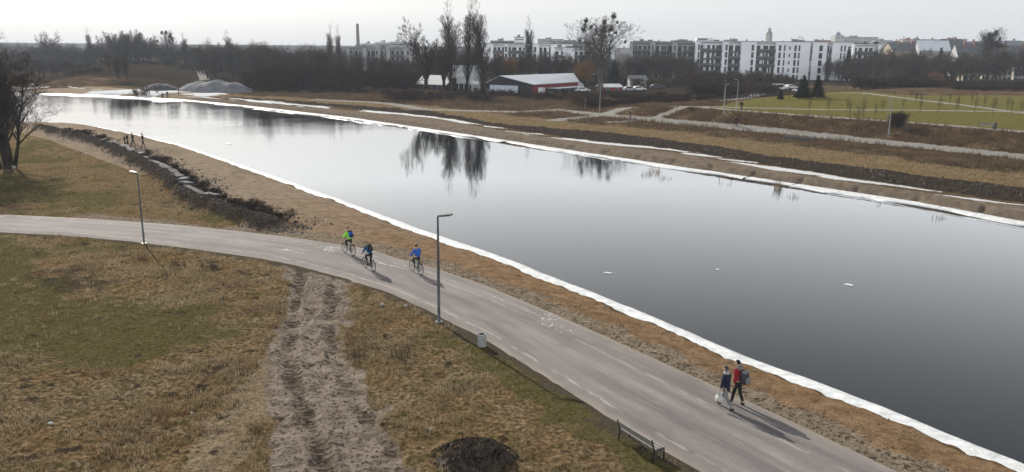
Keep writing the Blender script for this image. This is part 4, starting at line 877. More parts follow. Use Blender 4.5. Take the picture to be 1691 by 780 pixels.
# ---------------------------------------------------------------- buildings
WHITE = mat('render_white', (.80, .81, .83), .85, .05, .15); GREYW = mat('render_grey', (.36, .35, .34), .85, .1, .2)
GLASS = mat('window_glass', (.020, .024, .030), .12, spec=.5); DARK = mat('dark_panel', (.030, .032, .038), .7); RAIL = mat('balcony_panel', (.090, .095, .105), .5)
FRAMEW = mat('window_frame', (.30, .30, .31), .6); ROOFG = mat('flat_roof', (.20, .20, .21), .9); SLATE = mat('slate_roof', (.105, .110, .125), .8, .15, .4); TILE = mat('red_tiles', (.20, .060, .038), .85, .25, .8)
REDW = mat('red_boards', (.20, .030, .030), .8, .15, .6); CHAR = mat('charcoal_boards', (.030, .030, .034), .8, .2, 1.0); METALR = mat('pale_metal_roof', (.42, .45, .50), .45, .06, .2, spec=.5)
BEIGE = mat('beige_render', (.33, .285, .22), .9, .12, .25); BRICK = mat('old_brick', (.20, .105, .075), .9, .2, .5); STONE = mat('pale_stone', (.34, .32, .29), .9, .12, .1); SNOWR = mat('white_sheeting', (.70, .71, .72), .5, .05, .4)
def ray_k(px): return (px - 845.5) / 1340.0
def z_at(px, y, D): return EYE + (77 + (px - 845.5) * .0096 - y) / 1340.0 * D
class Front:
    """a building's frame: X runs along its front, Y goes back, Z is up; front corners given by bearing and distance"""
    def __init__(s, px0, D0, px1, D1, z=0.4):
        s.a = (ray_k(px0) * D0, D0); s.b = (ray_k(px1) * D1, D1); s.L = math.hypot(s.b[0] - s.a[0], s.b[1] - s.a[1]); s.z = z
        s.d = ((s.b[0] - s.a[0]) / s.L, (s.b[1] - s.a[1]) / s.L); s.rz = math.atan2(s.d[1], s.d[0])
    def x(s, px): k = ray_k(px); return (k * s.a[1] - s.a[0]) / (s.d[0] - k * s.d[1])
    def h(s, px, y): return z_at(px, y, s.a[1] + s.d[1] * s.x(px)) - s.z
    def root(s, name, label, cat='building', group=None): return empty(name, (*s.a, s.z), s.rz, label, cat, group)
def xbox(mb, x0, x1, y0, y1, z0, z1): mb.box(((x0 + x1) / 2, (y0 + y1) / 2, (z0 + z1) / 2), (x1 - x0, y1 - y0, z1 - z0))
def window_part(root, x, z0, w, h, y=0.0, wall_d=.0):
    f = MB(); t = .10
    xbox(f, x - w / 2 - t, x - w / 2, y - .06, y + .1, z0 - t, z0 + h + t); xbox(f, x + w / 2, x + w / 2 + t, y - .06, y + .1, z0 - t, z0 + h + t)
    xbox(f, x - w / 2, x + w / 2, y - .06, y + .1, z0 - t, z0); xbox(f, x - w / 2, x + w / 2, y - .06, y + .1, z0 + h, z0 + h + t)
    xbox(f, x - .03, x + .03, y - .05, y + .1, z0, z0 + h)
    fr = f.build('window', FRAMEW, root); g = MB(); xbox(g, x - w / 2, x + w / 2, y - .02, y + .06, z0, z0 + h); g.build('pane', GLASS, fr)
def flats(name, label, Fr, segs, cols, roof_px, roof_y, wallm, floors=5, depth=13, bay_d=1.7, pent=None, sh=3.05, group=None):
    r = Fr.root(name, label, 'apartment block', group); H = Fr.h(roof_px, roof_y); w = MB(); z_top = H - 1.0; base = [z_top - sh * (i + 1) for i in range(floors)]
    for k, p0, p1 in segs:
        x0, x1 = Fr.x(p0), Fr.x(p1)
        if k == 'w': xbox(w, x0, x1, 0, depth, -2, H)
        else: xbox(w, x0, x1, bay_d, depth, -2, H - .35); xbox(w, x0, x1, 0.0, depth - .5, H - .349, H)
    w.build('wall', wallm, r)
    rf = MB(); xbox(rf, Fr.x(segs[0][1]) - .15, Fr.x(segs[-1][2]) + .15, -.2, depth + .15, H, H + .22)
    for i in range(7): t = rnd.uniform(.06, .94); xbox(rf, Fr.L * t - .8, Fr.L * t + rnd.uniform(.3, 2), 4, 6, H + .221, H + rnd.uniform(.6, 1.3))
    rf.build('roof', ROOFG, r)
    for k, p0, p1 in segs:
        if k != 'b': continue
        x0, x1 = Fr.x(p0) + .02, Fr.x(p1) - .02
        u = x0 + rnd.uniform(1.2, 2.0)
        while u < x1 - 1.2:
            ww = rnd.choice((.5, .8, 1.2)); g = MB(); xbox(g, u, min(u + ww, x1 - .3), bay_d - .14, bay_d - .004, -1.5, H - .36); g.build('pier', wallm, r); u += ww + rnd.uniform(1.2, 2.2)
        for i, zb in enumerate(base):
            if zb < -1.0: continue
            b = MB(); xbox(b, x0, x1, -.15, bay_d - .02, zb - .28, zb); b.cur = 1
            n = max(1, int((x1 - x0) / 3.4))
            for q in range(n):
                u0 = x0 + (x1 - x0) * q / n; u1 = x0 + (x1 - x0) * (q + 1) / n
                if rnd.random() < .85: xbox(b, u0 + .06, u1 - .06, -.12, -.06, zb + .06, zb + 1.02)
            b.build('balcony', [DARK, RAIL], r)
            g = MB(); xbox(g, x0 + .2, x1 - .2, bay_d - .08, bay_d - .012, zb + .05, zb + 2.45); g.build('balcony_window', GLASS, r)
            if rnd.random() < .55:
                d = MB(); u = rnd.uniform(x0 + .5, x1 - .5); xbox(d, u - .1, u + .1, .05, bay_d - .1, zb + .002, zb + 2.7); d.build('balcony_divider', wallm, r)
    for c, wpx, small in cols:
        x = Fr.x(c); ww = max(.5, Fr.x(c + wpx / 2) - Fr.x(c - wpx / 2))
        for i, zb in enumerate(base):
            if zb < -.5: continue
            window_part(r, x, zb + (.35 if not small else .9), ww, 2.3 if not small else 1.2)
    if pent:
        x0, x1 = Fr.x(pent[0]), Fr.x(pent[1]); h = Fr.h(pent[0], pent[2]); p = MB(); xbox(p, x0, x1, 1.5, 8, H + .221, h); pp = p.build('penthouse', wallm, r); g = MB(); xbox(g, x0 + .5, x0 + (x1 - x0) * .65, 1.42, 1.49, H + .6, h - .3); g.build('pane', GLASS, pp)
    return r
FA = Front(1032, 368, 1137.5, 361)
flats('apartment_block', 'long grey apartment block with dark balconies right of the mistletoe tree', FA, [('w', 1032, 1037), ('b', 1037, 1065), ('w', 1065, 1073), ('b', 1073, 1100), ('w', 1100, 1109), ('b', 1109, 1136), ('w', 1136, 1137.5)], [(1068.7, 2.6, 0), (1104.5, 2.4, 0)], 1090, 70.3, GREYW)
FB = Front(1138, 358, 1390, 349)
flats('apartment_block', 'long white apartment block with narrow dark windows and a rooftop penthouse', FB, [('w', 1138, 1145.5), ('b', 1145.5, 1181), ('w', 1181, 1191), ('b', 1191, 1211), ('w', 1211, 1236), ('b', 1236, 1267), ('w', 1267, 1322.5), ('b', 1322.5, 1326), ('w', 1326, 1349.5), ('b', 1349.5, 1357.5), ('w', 1357.5, 1390)],
      [(1143.2, 2.4, 0), (1187.6, 3, 0), (1229.8, 3.4, 0), (1273.5, 3.2, 0), (1281, 2, 0), (1289.5, 1.3, 1), (1298.5, 3.2, 0), (1304.7, 2.2, 0), (1339.5, 5, 0), (1372.3, 2, 0), (1378, 2, 0)], 1200, 69.3, WHITE, pent=(1139, 1166, 63.5))
FC = Front(1391, 362, 1436, 362)
flats('apartment_block', 'set back white wing with tall dark openings at the right end of the flats', FC, [('w', 1391, 1394), ('b', 1394, 1431), ('w', 1431, 1436)], [], 1410, 73.5, WHITE)
FD = Front(796, 392, 1008, 385)
flats('apartment_block', 'low white apartment block behind the red barn and poplars', FD, [('w', 796, 812), ('b', 812, 830), ('w', 830, 836), ('b', 836, 862), ('w', 862, 886), ('b', 886, 905), ('w', 905, 945), ('b', 945, 966), ('w', 966, 985), ('b', 985, 1002), ('w', 1002, 1008)], [(833, 3, 0), (872, 3, 0), (880, 3, 0)], 860, 73.0, WHITE)
FE = Front(911, 356, 969, 354)
flats('apartment_block', 'nearer apartment wing with a blank white end wall left of the mistletoe tree', FE, [('b', 911, 925), ('w', 925, 943), ('b', 943, 969)], [], 930, 79.0, WHITE, depth=20)
FG = Front(576, 425, 694, 418)
flats('apartment_block', 'pale flats showing above the dark thicket below the chimney', FG, [('w', 576, 580), ('b', 580, 602), ('w', 602, 608), ('b', 608, 622), ('w', 622, 630), ('b', 630, 640), ('w', 640, 646), ('b', 646, 668), ('w', 668, 694)], [(625, 3, 0), (675, 3, 0), (684, 3, 0)], 630, 79.0, GREYW)
# ---- red barn with the dark gable
def red_barn():
    zb = .45; C = Vector((5.3, 226, 0)); v = Vector((-.876, .483, 0)); Lc = C + v * 14.4; E = Vector((19.3, 247, 0)); Ap = C + v * 10.2; Rb = Vector((18.8, 259, 0)); Eb = Lc + (Rb - Ap)
    r = empty('red_barn', (C.x, C.y, zb), 0, 'long red barn with a pale metal roof and dark gable end', 'barn')
    loc = lambda p, z: (p.x - C.x, p.y - C.y, z)
    he, hr = 3.05, 5.05
    m = MB(); m.add([loc(C, -1), loc(Lc, -1), loc(Lc, he), loc(Ap, hr), loc(C, he)], [(0, 4, 3, 2, 1)]); m.build('gable_wall', CHAR, r)
    m = MB(); m.add([loc(C, -1), loc(E, -1), loc(E, he), loc(C, he)], [(0, 1, 2, 3)]); m.build('side_wall', REDW, r)
    m = MB(); m.add([loc(E, -1), loc(Eb, -1), loc(Eb, he), loc(Rb, hr), loc(E, he)], [(0, 1, 2, 3, 4)]); m.add([loc(Lc, -1), loc(Eb, -1), loc(Eb, he), loc(Lc, he)], [(3, 2, 1, 0)]); m.build('back_wall', REDW, r)
    o = (C - Ap).normalized() * .5 ; o2 = (Lc - Ap).normalized() * .45; f = Vector((-.25, -.55, 0))
    m = MB(); t = .14
    for q, pts in enumerate(([C + o + f, E + o, Rb, Ap + f], [Ap + f, Rb, Eb + o2, Lc + o2 + f])):
        zz = ([he - .08, he - .08, hr + .02, hr + .02], [hr + .02, hr + .02, he - .08, he - .08])[q]
        m.add([loc(p, z) for p, z in zip(pts, zz)] + [loc(p, z + t) for p, z in zip(pts, zz)], [(3, 2, 1, 0), (4, 5, 6, 7), (0, 1, 5, 4), (1, 2, 6, 5), (2, 3, 7, 6), (3, 0, 4, 7)])
    m.build('roof', METALR, r)
    n = Vector((-.483, -.876, 0)); a = C + v * 4.6 + n * .04; b = C + v * 13.6 + n * .04
    m = MB(); m.add([loc(a, .3), loc(b, .3), loc(b, 2.55), loc(a, 2.55), loc(a + n * .06, .3), loc(b + n * .06, .3), loc(b + n * .06, 2.55), loc(a + n * .06, 2.55)], [(4, 7, 6, 5), (0, 1, 5, 4), (1, 2, 6, 5), (2, 3, 7, 6), (3, 0, 4, 7)]); p = m.build('mural_panel', mat('mural_white', (.50, .54, .60), .7, .12, 1.2), r)
    m = MB()                                     # dark painted scrawl on the panel
    for k in range(9):
        u = 7.6 + .38 * k; q0 = C + v * (4.6 + u - .12) + n * .11; q1 = C + v * (4.6 + u + .12) + n * .11; z0, z1 = .45 + .1 * (k % 3), 1.0 + .55 * abs(math.sin(k * 1.7))
        m.add([loc(q0, z0), loc(q1, z0), loc(q1, z1), loc(q0, z1)], [(0, 3, 2, 1)])
    m.build('painted_scrawl', mat('scrawl_paint', (.16, .17, .19), .8), p)
    s = (E - C).normalized(); out = Vector((s.y, -s.x, 0))
    for d0, d1, z0, z1, mm, nm in ((2.8, 5.2, .6, 2.1, SNOWR, 'white_shutter'), (5.5, 6.3, .7, 2.0, SNOWR, 'white_shutter')):
        q = MB(); pts = [C + s * d0 + out * .03, C + s * d1 + out * .03]; q.add([loc(pts[0], z0), loc(pts[1], z0), loc(pts[1], z1), loc(pts[0], z1), loc(pts[0] + out * .08, z0), loc(pts[1] + out * .08, z0), loc(pts[1] + out * .08, z1), loc(pts[0] + out * .08, z1)], [(4, 5, 6, 7), (0, 1, 5, 4), (1, 2, 6, 5), (2, 3, 7, 6), (3, 0, 4, 7)]); q.build(nm, mm, r)
    # low charcoal shed against the red wall
    rz = math.atan2(s.y, s.x); a = C + s * 7 + out * 3.4
    sh = empty('charcoal_shed', (a.x, a.y, zb), rz, 'low charcoal shed with a pale flat roof in front of the red wall', 'shed')
    m = MB(); xbox(m, 0, 14.5, 0, 2.8, -1, 1.75); m.build('wall', CHAR, sh); m = MB(); xbox(m, -.3, 14.9, -.4, 2.9, 1.752, 1.95); m.build('roof', METALR, sh)
    for u in (2.2, 4.6, 7.4, 10.5): window_part(sh, u, .55, 1.1, .8)
    for k in range(2):
        c = C + s * (1.2 + k * 2.6) + out * 4.0; m = MB(); m.box((0, 0, .55), (1.9, .5, 1.1)); m.box((0, -.26, 1.0), (1.7, .1, .3)); o = m.build('rubbish_container', mat('container_grey', (.16, .17, .18), .6), None); o.location = (c.x, c.y, zb); o.rotation_euler.z = rz; tag(o, ('pale grey container', 'second grey container')[k] + ' by the corner of the red barn', 'container')
    c = C + v * 8.2 + Vector((-1.2, -5, 0)); fr = empty('white_frame', (c.x, c.y, ground_z(c.x, c.y)), .5, 'small white standing frame in front of the mural panel', 'frame')
    m = MB(); m.beam((-.55, 0, 0), (-.55, 0, 1.3), .16, .16); m.beam((.55, 0, 0), (.55, 0, 1.3), .16, .16); m.beam((-.55, 0, .5), (.55, 0, .5), .16, .16); m.build('white_bar', SNOWR, fr)
    m = MB()                                      # close board fence in front
    fc = empty('board_fence', (C.x, C.y, zb), 0, 'dark board fence in front of the red barn', 'fence')
    f0 = C + v * 16 + n * 4.2 - C; f1 = C + n * 4.2 + s * 1 - C
    m.beam((f0.x, f0.y, .0), (f1.x, f1.y, .0), .06, 1.5); m.build('boards', CHAR, fc)
    for k in range(8): m = MB(); q = f0.lerp(f1, k / 7); m.box((q.x, q.y, .2), (.12, .12, 1.9)); m.build('post', CHAR, fc)
red_barn()
# ---- white glasshouse and low white-roofed hall behind the poplars
def gable(Fr, name, label, y_eave, y_ridge, depth, wallm, roofm, px=None, cols=(), cat='house', chim=0, group=None, ridge_x=True, wins=None, over=.3):
    """gabled building; ridge along the front (ridge_x) or going back"""
    px = px or (None); r = Fr.root(name, label, cat, group); L = Fr.L; mid = L / 2
    pm = 845.5 + 1340 * ((Fr.a[0] + Fr.b[0]) / (Fr.a[1] + Fr.b[1])); he = Fr.h(pm, y_eave); hr = Fr.h(pm, y_ridge)
    w = MB(); xbox(w, 0, L, 0, depth, -2, he)
    if ridge_x: w.add([(0.001, 0, he), (0.001, depth, he), (0.001, depth / 2, hr - .05), (L - .001, 0, he), (L - .001, depth, he), (L - .001, depth / 2, hr - .05)], [(0, 2, 1), (3, 4, 5)])
    else: w.add([(0, 0.001, he), (L, 0.001, he), (L / 2, 0.001, hr - .05), (0, depth - .001, he), (L, depth - .001, he), (L / 2, depth - .001, hr - .05)], [(0, 1, 2), (3, 5, 4)])
    w.build('wall', wallm, r)
    m = MB(); t = .18; e = .25
    def slab(p): m.add([(a, b, c) for a, b, c in p] + [(a, b, c + t) for a, b, c in p], [(3, 2, 1, 0), (4, 5, 6, 7), (0, 1, 5, 4), (1, 2, 6, 5), (2, 3, 7, 6), (3, 0, 4, 7)])
    if ridge_x:
        slab([(-over, -over, he - e * .6), (L + over, -over, he - e * .6), (L + over, depth / 2 - .002, hr), (-over, depth / 2 - .002, hr)]); slab([(-over, depth / 2 + .002, hr), (L + over, depth / 2 + .002, hr), (L + over, depth + over, he - e * .6), (-over, depth + over, he - e * .6)])
    else:
        slab([(-over, -over, he - e * .6), (L / 2 - .002, -over, hr), (L / 2 - .002, depth + over, hr), (-over, depth + over, he - e * .6)]); slab([(L / 2 + .002, -over, hr), (L + over, -over, he - e * .6), (L + over, depth + over, he - e * .6), (L / 2 + .002, depth + over, hr)])
    rf = m.build('roof', roofm, r)
    for k in range(chim):
        c = MB(); u = L * (k + .6 + rnd.uniform(-.2, .2)) / chim * .95; xbox(c, u - .5, u + .5, depth * .35, depth * .35 + .9, he, hr + 1.1); c.build('chimney', BRICK, rf)
    if wins:
        nx, nz, ww, wh, z0, dz = wins
        for i in range(nx):
            for k in range(nz): window_part(r, L * (i + .5) / nx, z0 + k * dz, ww, wh)
    return r
gable(Front(733, 246, 789, 246), 'glasshouse', 'tall white glasshouse behind the three poplars', 124, 108, 9, SNOWR, SNOWR, cat='glasshouse', wins=(7, 1, 1.1, 1.7, .5, 2))
gable(Front(688, 244, 736, 240), 'low_hall', 'low dark hall with a white roof left of the glasshouse', 137, 124, 9, CHAR, SNOWR, cat='hall', wins=(5, 1, .9, .8, .6, 2))
gable(Front(777, 238, 791, 238), 'small_shed', 'small grey shed with dark doorway between poplar and barn', 137, 133.5, 4, GREYW, METALR, cat='shed', wins=(1, 1, 1.1, 1.3, .2, 2))
gable(Front(931, 252, 958, 254), 'low_shed', 'low white roofed shed beyond the right end of the red barn', 138.5, 134.5, 5, CHAR, SNOWR, cat='shed', wins=(2, 1, .9, .7, .6, 2))
gable(Front(992, 246, 1022, 248), 'low_shed', 'low red shed with a white roof right of the mistletoe tree trunk', 141, 137.5, 5, REDW, SNOWR, cat='shed', wins=(2, 1, .9, .7, .5, 2))
gable(Front(1035, 275, 1062, 275), 'grey_shed', 'grey shed with sloping roof below the grey apartment block', 130, 124, 7, GREYW, SLATE, cat='shed', wins=(2, 1, .9, .8, .6, 2))
# ---- old houses at the right
gable(Front(1573, 352, 1601, 350), 'old_house', 'tall beige old house with a pale gable left of the big mistletoe', 104, 93, 11, BEIGE, SLATE, wins=(3, 3, 1.1, 1.9, 1.0, 3.1), chim=1)
gable(Front(1508, 330, 1541, 326), 'old_house', 'low house with a big red tiled roof and skylight strip', 124, 104, 12, BRICK, TILE, wins=(4, 1, 1.0, 1.2, .8, 3), chim=1)
gable(Front(1434, 345, 1447, 345), 'old_house', 'small house with a steep orange roof at the right end of the flats', 111, 97, 6, BRICK, mat('orange_tiles', (.36, .12, .055), .85, .15, .7), wins=(2, 1, .9, 1.2, .8, 3), ridge_x=False)
gable(Front(1604, 385, 1700, 375), 'old_house', 'very long old house with a steep slate roof behind the right mistletoe tree', 96, 76, 14, BEIGE, SLATE, wins=(14, 4, 1.1, 1.9, -.5, 3.0), chim=4)
gable(Front(1562, 420, 1606, 418), 'old_house', 'old house with a dark slate roof left of the very long one', 94, 73, 14, GREYW, SLATE, wins=(6, 3, 1.1, 1.8, 1, 3.1), chim=2)
gable(Front(1656, 318, 1700, 314), 'old_house', 'ornate pale house with tall white window bays at the right edge', 96, 86, 12, STONE, SLATE, wins=(7, 3, 1.2, 2.2, .8, 3.3), chim=1)
gable(Front(1455, 470, 1500, 470), 'old_house', 'brown tenement roof just right of the flats', 84, 71, 14, BEIGE, SLATE, wins=(7, 3, 1.2, 2.0, 2, 3.3), chim=2)
gable(Front(1498, 455, 1548, 450), 'hall_building', 'hall with a wide pale blue metal roof behind the spruce', 84, 68, 25, GREYW, METALR, cat='hall', wins=(8, 2, 1.4, 1.8, 2, 3.5))
gable(Front(1540, 500, 1572, 500), 'old_house', 'dark tenement with a tall brick end wall behind the hall roof', 80, 66, 14, BRICK, SLATE, wins=(5, 3, 1.2, 2.0, 2, 3.3), chim=2)
# ---- the far skyline: each building on its own
def far_building(px0, px1, D, y_top, y_base, label, wm, rm, flat=False, chim=1):
    zt = z_at((px0 + px1) / 2, y_top, D); Fr = Front(px0, D, px1, D, z=0.0); zb = min(ground_z(*Fr.a), ground_z(*Fr.b)) - 2
    r = empty('far_building', (*Fr.a, zb), Fr.rz, label, 'building', 'far buildings on the skyline'); H = zt - zb; L = Fr.L; dp = max(12, L * .5)
    rh = 1.2 if flat else min(.35 * H, 7); m = MB(); xbox(m, 0, L, 0, dp, 0, H - rh); m.build('wall', wm, r); m = MB()
    if flat: xbox(m, -.4, L + .4, -.4, dp + .4, H - rh, H - .2); xbox(m, L * .3, L * .5, 3, 8, H - .2, H + 1.5)
    else: m.add([(-.5, -.5, H - rh), (L + .5, -.5, H - rh), (L + .5, dp + .5, H - rh), (-.5, dp + .5, H - rh), (L * .08, dp / 2, H), (L * .92, dp / 2, H)], [(3, 2, 1, 0), (0, 1, 5, 4), (1, 2, 5), (2, 3, 4, 5), (3, 0, 4)])
    rf = m.build('roof', rm, r)
    for k in range(chim): c = MB(); u = L * (k + .5) / max(1, chim); xbox(c, u - 1, u + 1, dp * .3, dp * .3 + 2, H - rh, H + 2.2); c.build('chimney', BRICK, rf)
    nf = max(1, int((H - rh - 8) / 3.6)); nx = max(2, int(L / 6))
    for f in range(min(nf, 3)):
        g = MB(); xbox(g, L * .06, L * .94, -.08, -.02, H - rh - 2.6 - f * 3.6, H - rh - 1.5 - f * 3.6); g.build('window_band', GLASS, r)
sky_list = [(1183, 1206, 1150, 66.5, 'pale gabled tenement with a red roof above the flats', BEIGE, SLATE, 0), (1205, 1236, 1180, 68.5, 'long low red roof right of the pale gable on the skyline', BEIGE, TILE, 0), (1240, 1252, 1250, 70, 'small roof at the left foot of the church tower', STONE, SLATE, 0), (1262, 1296, 1300, 70.5, 'dark roofs right of the church tower', BRICK, SLATE, 0),
 (1296, 1330, 1350, 68.5, 'row of pale tenements right of the church tower', STONE, SLATE, 0), (1328, 1358, 1320, 67, 'taller pale tenements left of the domed palace', BEIGE, TILE, 0), (1366, 1430, 1400, 62, 'long stone palace range on the skyline', STONE, SLATE, 1), (1426, 1452, 1250, 67, 'stone block at the right end of the palace', STONE, SLATE, 1), (1452, 1470, 1200, 68.5, 'dark roof with chimneys right of the palace', BRICK, SLATE, 0),
 (1470, 1493, 1150, 65.5, 'pale pinkish building behind the brown tenement', BEIGE, TILE, 1), (1488, 1500, 1100, 64.5, 'small domed roof on the skyline by the pinkish building', STONE, SLATE, 0), (1500, 1540, 1150, 66, 'row of chimneyed roofs behind the hall roof', GREYW, SLATE, 0), (1538, 1572, 1050, 65, 'dark flat block behind the tall brick end wall', BRICK, ROOFG, 1), (1572, 1600, 980, 69, 'distant pale roofs left of the big mistletoe', STONE, SLATE, 0), (1596, 1640, 1000, 68, 'distant roofs behind the big mistletoe', GREYW, SLATE, 0),
 (1634, 1668, 960, 68, 'distant pale gables right of the big mistletoe', STONE, SLATE, 0), (1664, 1700, 980, 69, 'distant grey roofs at the right edge', GREYW, SLATE, 0), (1036, 1062, 1200, 68, 'distant roof above the left end of the grey flats', GREYW, SLATE, 0), (1062, 1096, 1250, 68.7, 'long distant roof above the grey flats', STONE, SLATE, 0), (1096, 1136, 1200, 67.7, 'distant roof left of the penthouse', BRICK, SLATE, 0),
 (846, 862, 900, 61.5, 'white high rise block left of the slim poplar', WHITE, ROOFG, 1), (884, 925, 1100, 65, 'pale distant housing right of the slim poplar', STONE, ROOFG, 1), (922, 948, 1150, 67, 'distant housing left of the mistletoe tree', GREYW, SLATE, 0), (945, 975, 1000, 70, 'dark distant hipped roof behind the mistletoe tree', BRICK, SLATE, 0),
 (600, 622, 900, 72, 'distant pale hall right of the chimney', GREYW, METALR, 1), (622, 650, 950, 70, 'distant stepped factory roofs right of the chimney', STONE, METALR, 1), (646, 672, 920, 69, 'distant pale factory left of the willow', STONE, METALR, 1), (670, 690, 930, 70.5, 'distant flat roof behind the willow', GREYW, METALR, 1), (808, 846, 800, 67.5, 'dark flat roof behind the tall poplars', CHAR, ROOFG, 1)]
for p0, p1, D, yt, lb, wm, rm, fl in sky_list: far_building(p0, p1, D, yt, 85, lb, wm, rm, bool(fl))
def church():
    D = 1200; x = ray_k(1254.5) * D; zb = ground_z(x, D) - 2; zz = lambda y: z_at(1254.5, y, D) - zb
    r = empty('church_tower', (x, D, zb), .3, 'slender church tower with a green onion spire above the white flats', 'church tower')
    m = MB(); w = 6.4; m.box((0, 0, zz(58.5) / 2), (w, w, zz(58.5))); m.build('shaft', STONE, r); m = MB(); m.box((0, 0, zz(58.5) + .4), (w + 1.2, w + 1.2, .8)); m.build('cornice', STONE, r)
    z0 = zz(58.5) + .8; h = zz(46) - z0
    m = MB(); m.lathe([(4.2, z0), (4.0, z0 + h * .12), (2.6, z0 + h * .3), (2.3, z0 + h * .36)], k=8); m.build('lower_dome', mat('copper_dark', (.10, .12, .11), .7), r)
    m = MB(); m.lathe([(2.2, z0 + h * .36), (2.2, z0 + h * .58)], k=8); m.build('lantern', STONE, r)
    m = MB(); m.lathe([(2.6, z0 + h * .58), (2.2, z0 + h * .66), (1.2, z0 + h * .76), (.5, z0 + h * .84), (.18, z0 + h * .9), (.12, z0 + h * 1.05)], k=8); m.build('spire', MATS['copper_dark'], r)
    for a in range(4):
        for z in (.70, .86): g = MB(); c, s = math.cos(a * PI / 2), math.sin(a * PI / 2); g.box((c * (w / 2 + .03), s * (w / 2 + .03), zz(58.5) * z), (.1 if abs(c) > .5 else 1.6, .1 if abs(s) > .5 else 1.6, 3.2)); g.build('belfry_opening', DARK, r)
PI = math.pi
church()
def palace_dome():
    D = 1390; x = ray_k(1365) * D; zb = ground_z(x, D) - 2; zz = lambda y: z_at(1365, y, D) - zb
    r = empty('palace_tower', (x, D, zb), 0, 'square stone palace tower with a small dome on the skyline', 'tower'); m = MB(); m.box((0, 0, zz(59.5) / 2), (15, 14, zz(59.5))); m.build('shaft', STONE, r)
    m = MB(); z0 = zz(59.5); m.lathe([(4.4, z0), (4.2, z0 + 1.6), (3.2, z0 + 3.4), (1.4, z0 + 4.6), (.3, z0 + 5.2), (.15, z0 + 8.6)], k=12); m.build('dome', SLATE, r)
    for i in (-1, 0, 1): g = MB(); g.box((i * 4.2, -7.04, z0 - 4), (1.8, .1, 3.4)); g.build('window', GLASS, r)
palace_dome()
x, y = at_px(595, 820); ch = MB(); zc = z_at(595, 41.5, 820); ch.lathe([(2.3, -3), (1.75, zc * .5), (1.3, zc - .6), (1.4, zc - .5), (1.4, zc)], k=14)
o = ch.build('factory_chimney', mat('chimney_brick', (.19, .17, .155), .9), None, True); o.location = (x, y, 0); tag(o, 'tall slender factory chimney above the thicket', 'chimney')
for px, D, yt in ((1199, 1100, 63), (1291, 1250, 63), (1303.5, 1260, 60.5), (1308, 1260, 61.5), (1470, 1150, 61), (905, 900, 66), (867.5, 650, 53)):
    x, y = at_px(px, D); z = z_at(px, yt, D); m = MB(); m.tube([(0, 0, 0), (0, 0, z)], [.45, .2], 5)
    for q in (.97, .94, .91): m.beam((-1.2 * (1.02 - q) * 20, 0, z * q), (1.2 * (1.02 - q) * 20, 0, z * q), .25, .25)
    o = m.build('antenna_mast', DARK); o.location = (x, y, 0); tag(o, {1199: 'thin antenna left of the pale gable on the skyline', 1291: 'thin mast left of the twin masts on the skyline', 1303.5: 'taller of the twin masts right of the church tower', 1308: 'shorter of the twin masts right of the church tower', 1470: 'thin antenna right of the palace', 905: 'short antenna on the flats right of the slim poplar', 867.5: 'stepped mast right beside the slim poplar'}[px], 'mast')
# ---- long wall before the old houses, park fence, parked vans
def wall_run(px0, D0, px1, D1, h, label):
    Fr = Front(px0, D0, px1, D1); z = min(ground_z(*Fr.a), ground_z(*Fr.b)); m = MB(); xbox(m, 0, Fr.L, 0, .4, -.6, h); xbox(m, -.1, Fr.L + .1, -.08, .48, h + .002, h + .14); o = m.build('garden_wall', STONE); o.location = (*Fr.a, z); o.rotation_euler.z = Fr.rz; tag(o, label, 'wall')
wall_run(1532, 268, 1720, 262, 1.1, 'low pale garden wall along the foot of the old houses')
def park_fence():
    pts = [(1166, 174), (1180, 170.5), (1200, 166), (1215, 162.5), (1230, 158), (1247, 153), (1262, 148), (1272, 145)]; W_ = []
    for px, py in pts: D = 1340 * (EYE - 2.4) / (py - 77 - (px - 845.5) * .0096); x, y = at_px(px, D); W_.append((x, y, ground_z(x, y)))
    r = empty('park_fence', W_[0], 0, 'dark post and rail fence along the park path', 'fence'); o = Vector(W_[0])
    P_ = []
    for a, b in zip(W_[:-1], W_[1:]):
        for k in range(3): P_.append(Vector(a).lerp(Vector(b), k / 3) - o)
    P_.append(Vector(W_[-1]) - o)
    for p in P_: m = MB(); m.box((p.x, p.y, p.z + .6), (.12, .12, 1.3)); m.build('post', CHAR, r)
    for a, b in zip(P_[:-1], P_[1:]):
        for h in (.5, 1.0): m = MB(); m.beam((a.x, a.y, a.z + h), (b.x, b.y, b.z + h), .05, .09); m.build('rail', CHAR, r)
park_fence()
CARW = mat('car_white', (.62, .62, .62), .35, spec=.5); CARD = mat('car_dark', (.05, .055, .07), .3, spec=.5); CARS = mat('car_silver', (.30, .31, .33), .3, spec=.5); TYRE = mat('tyre_rubber', (.018, .018, .018), .85)
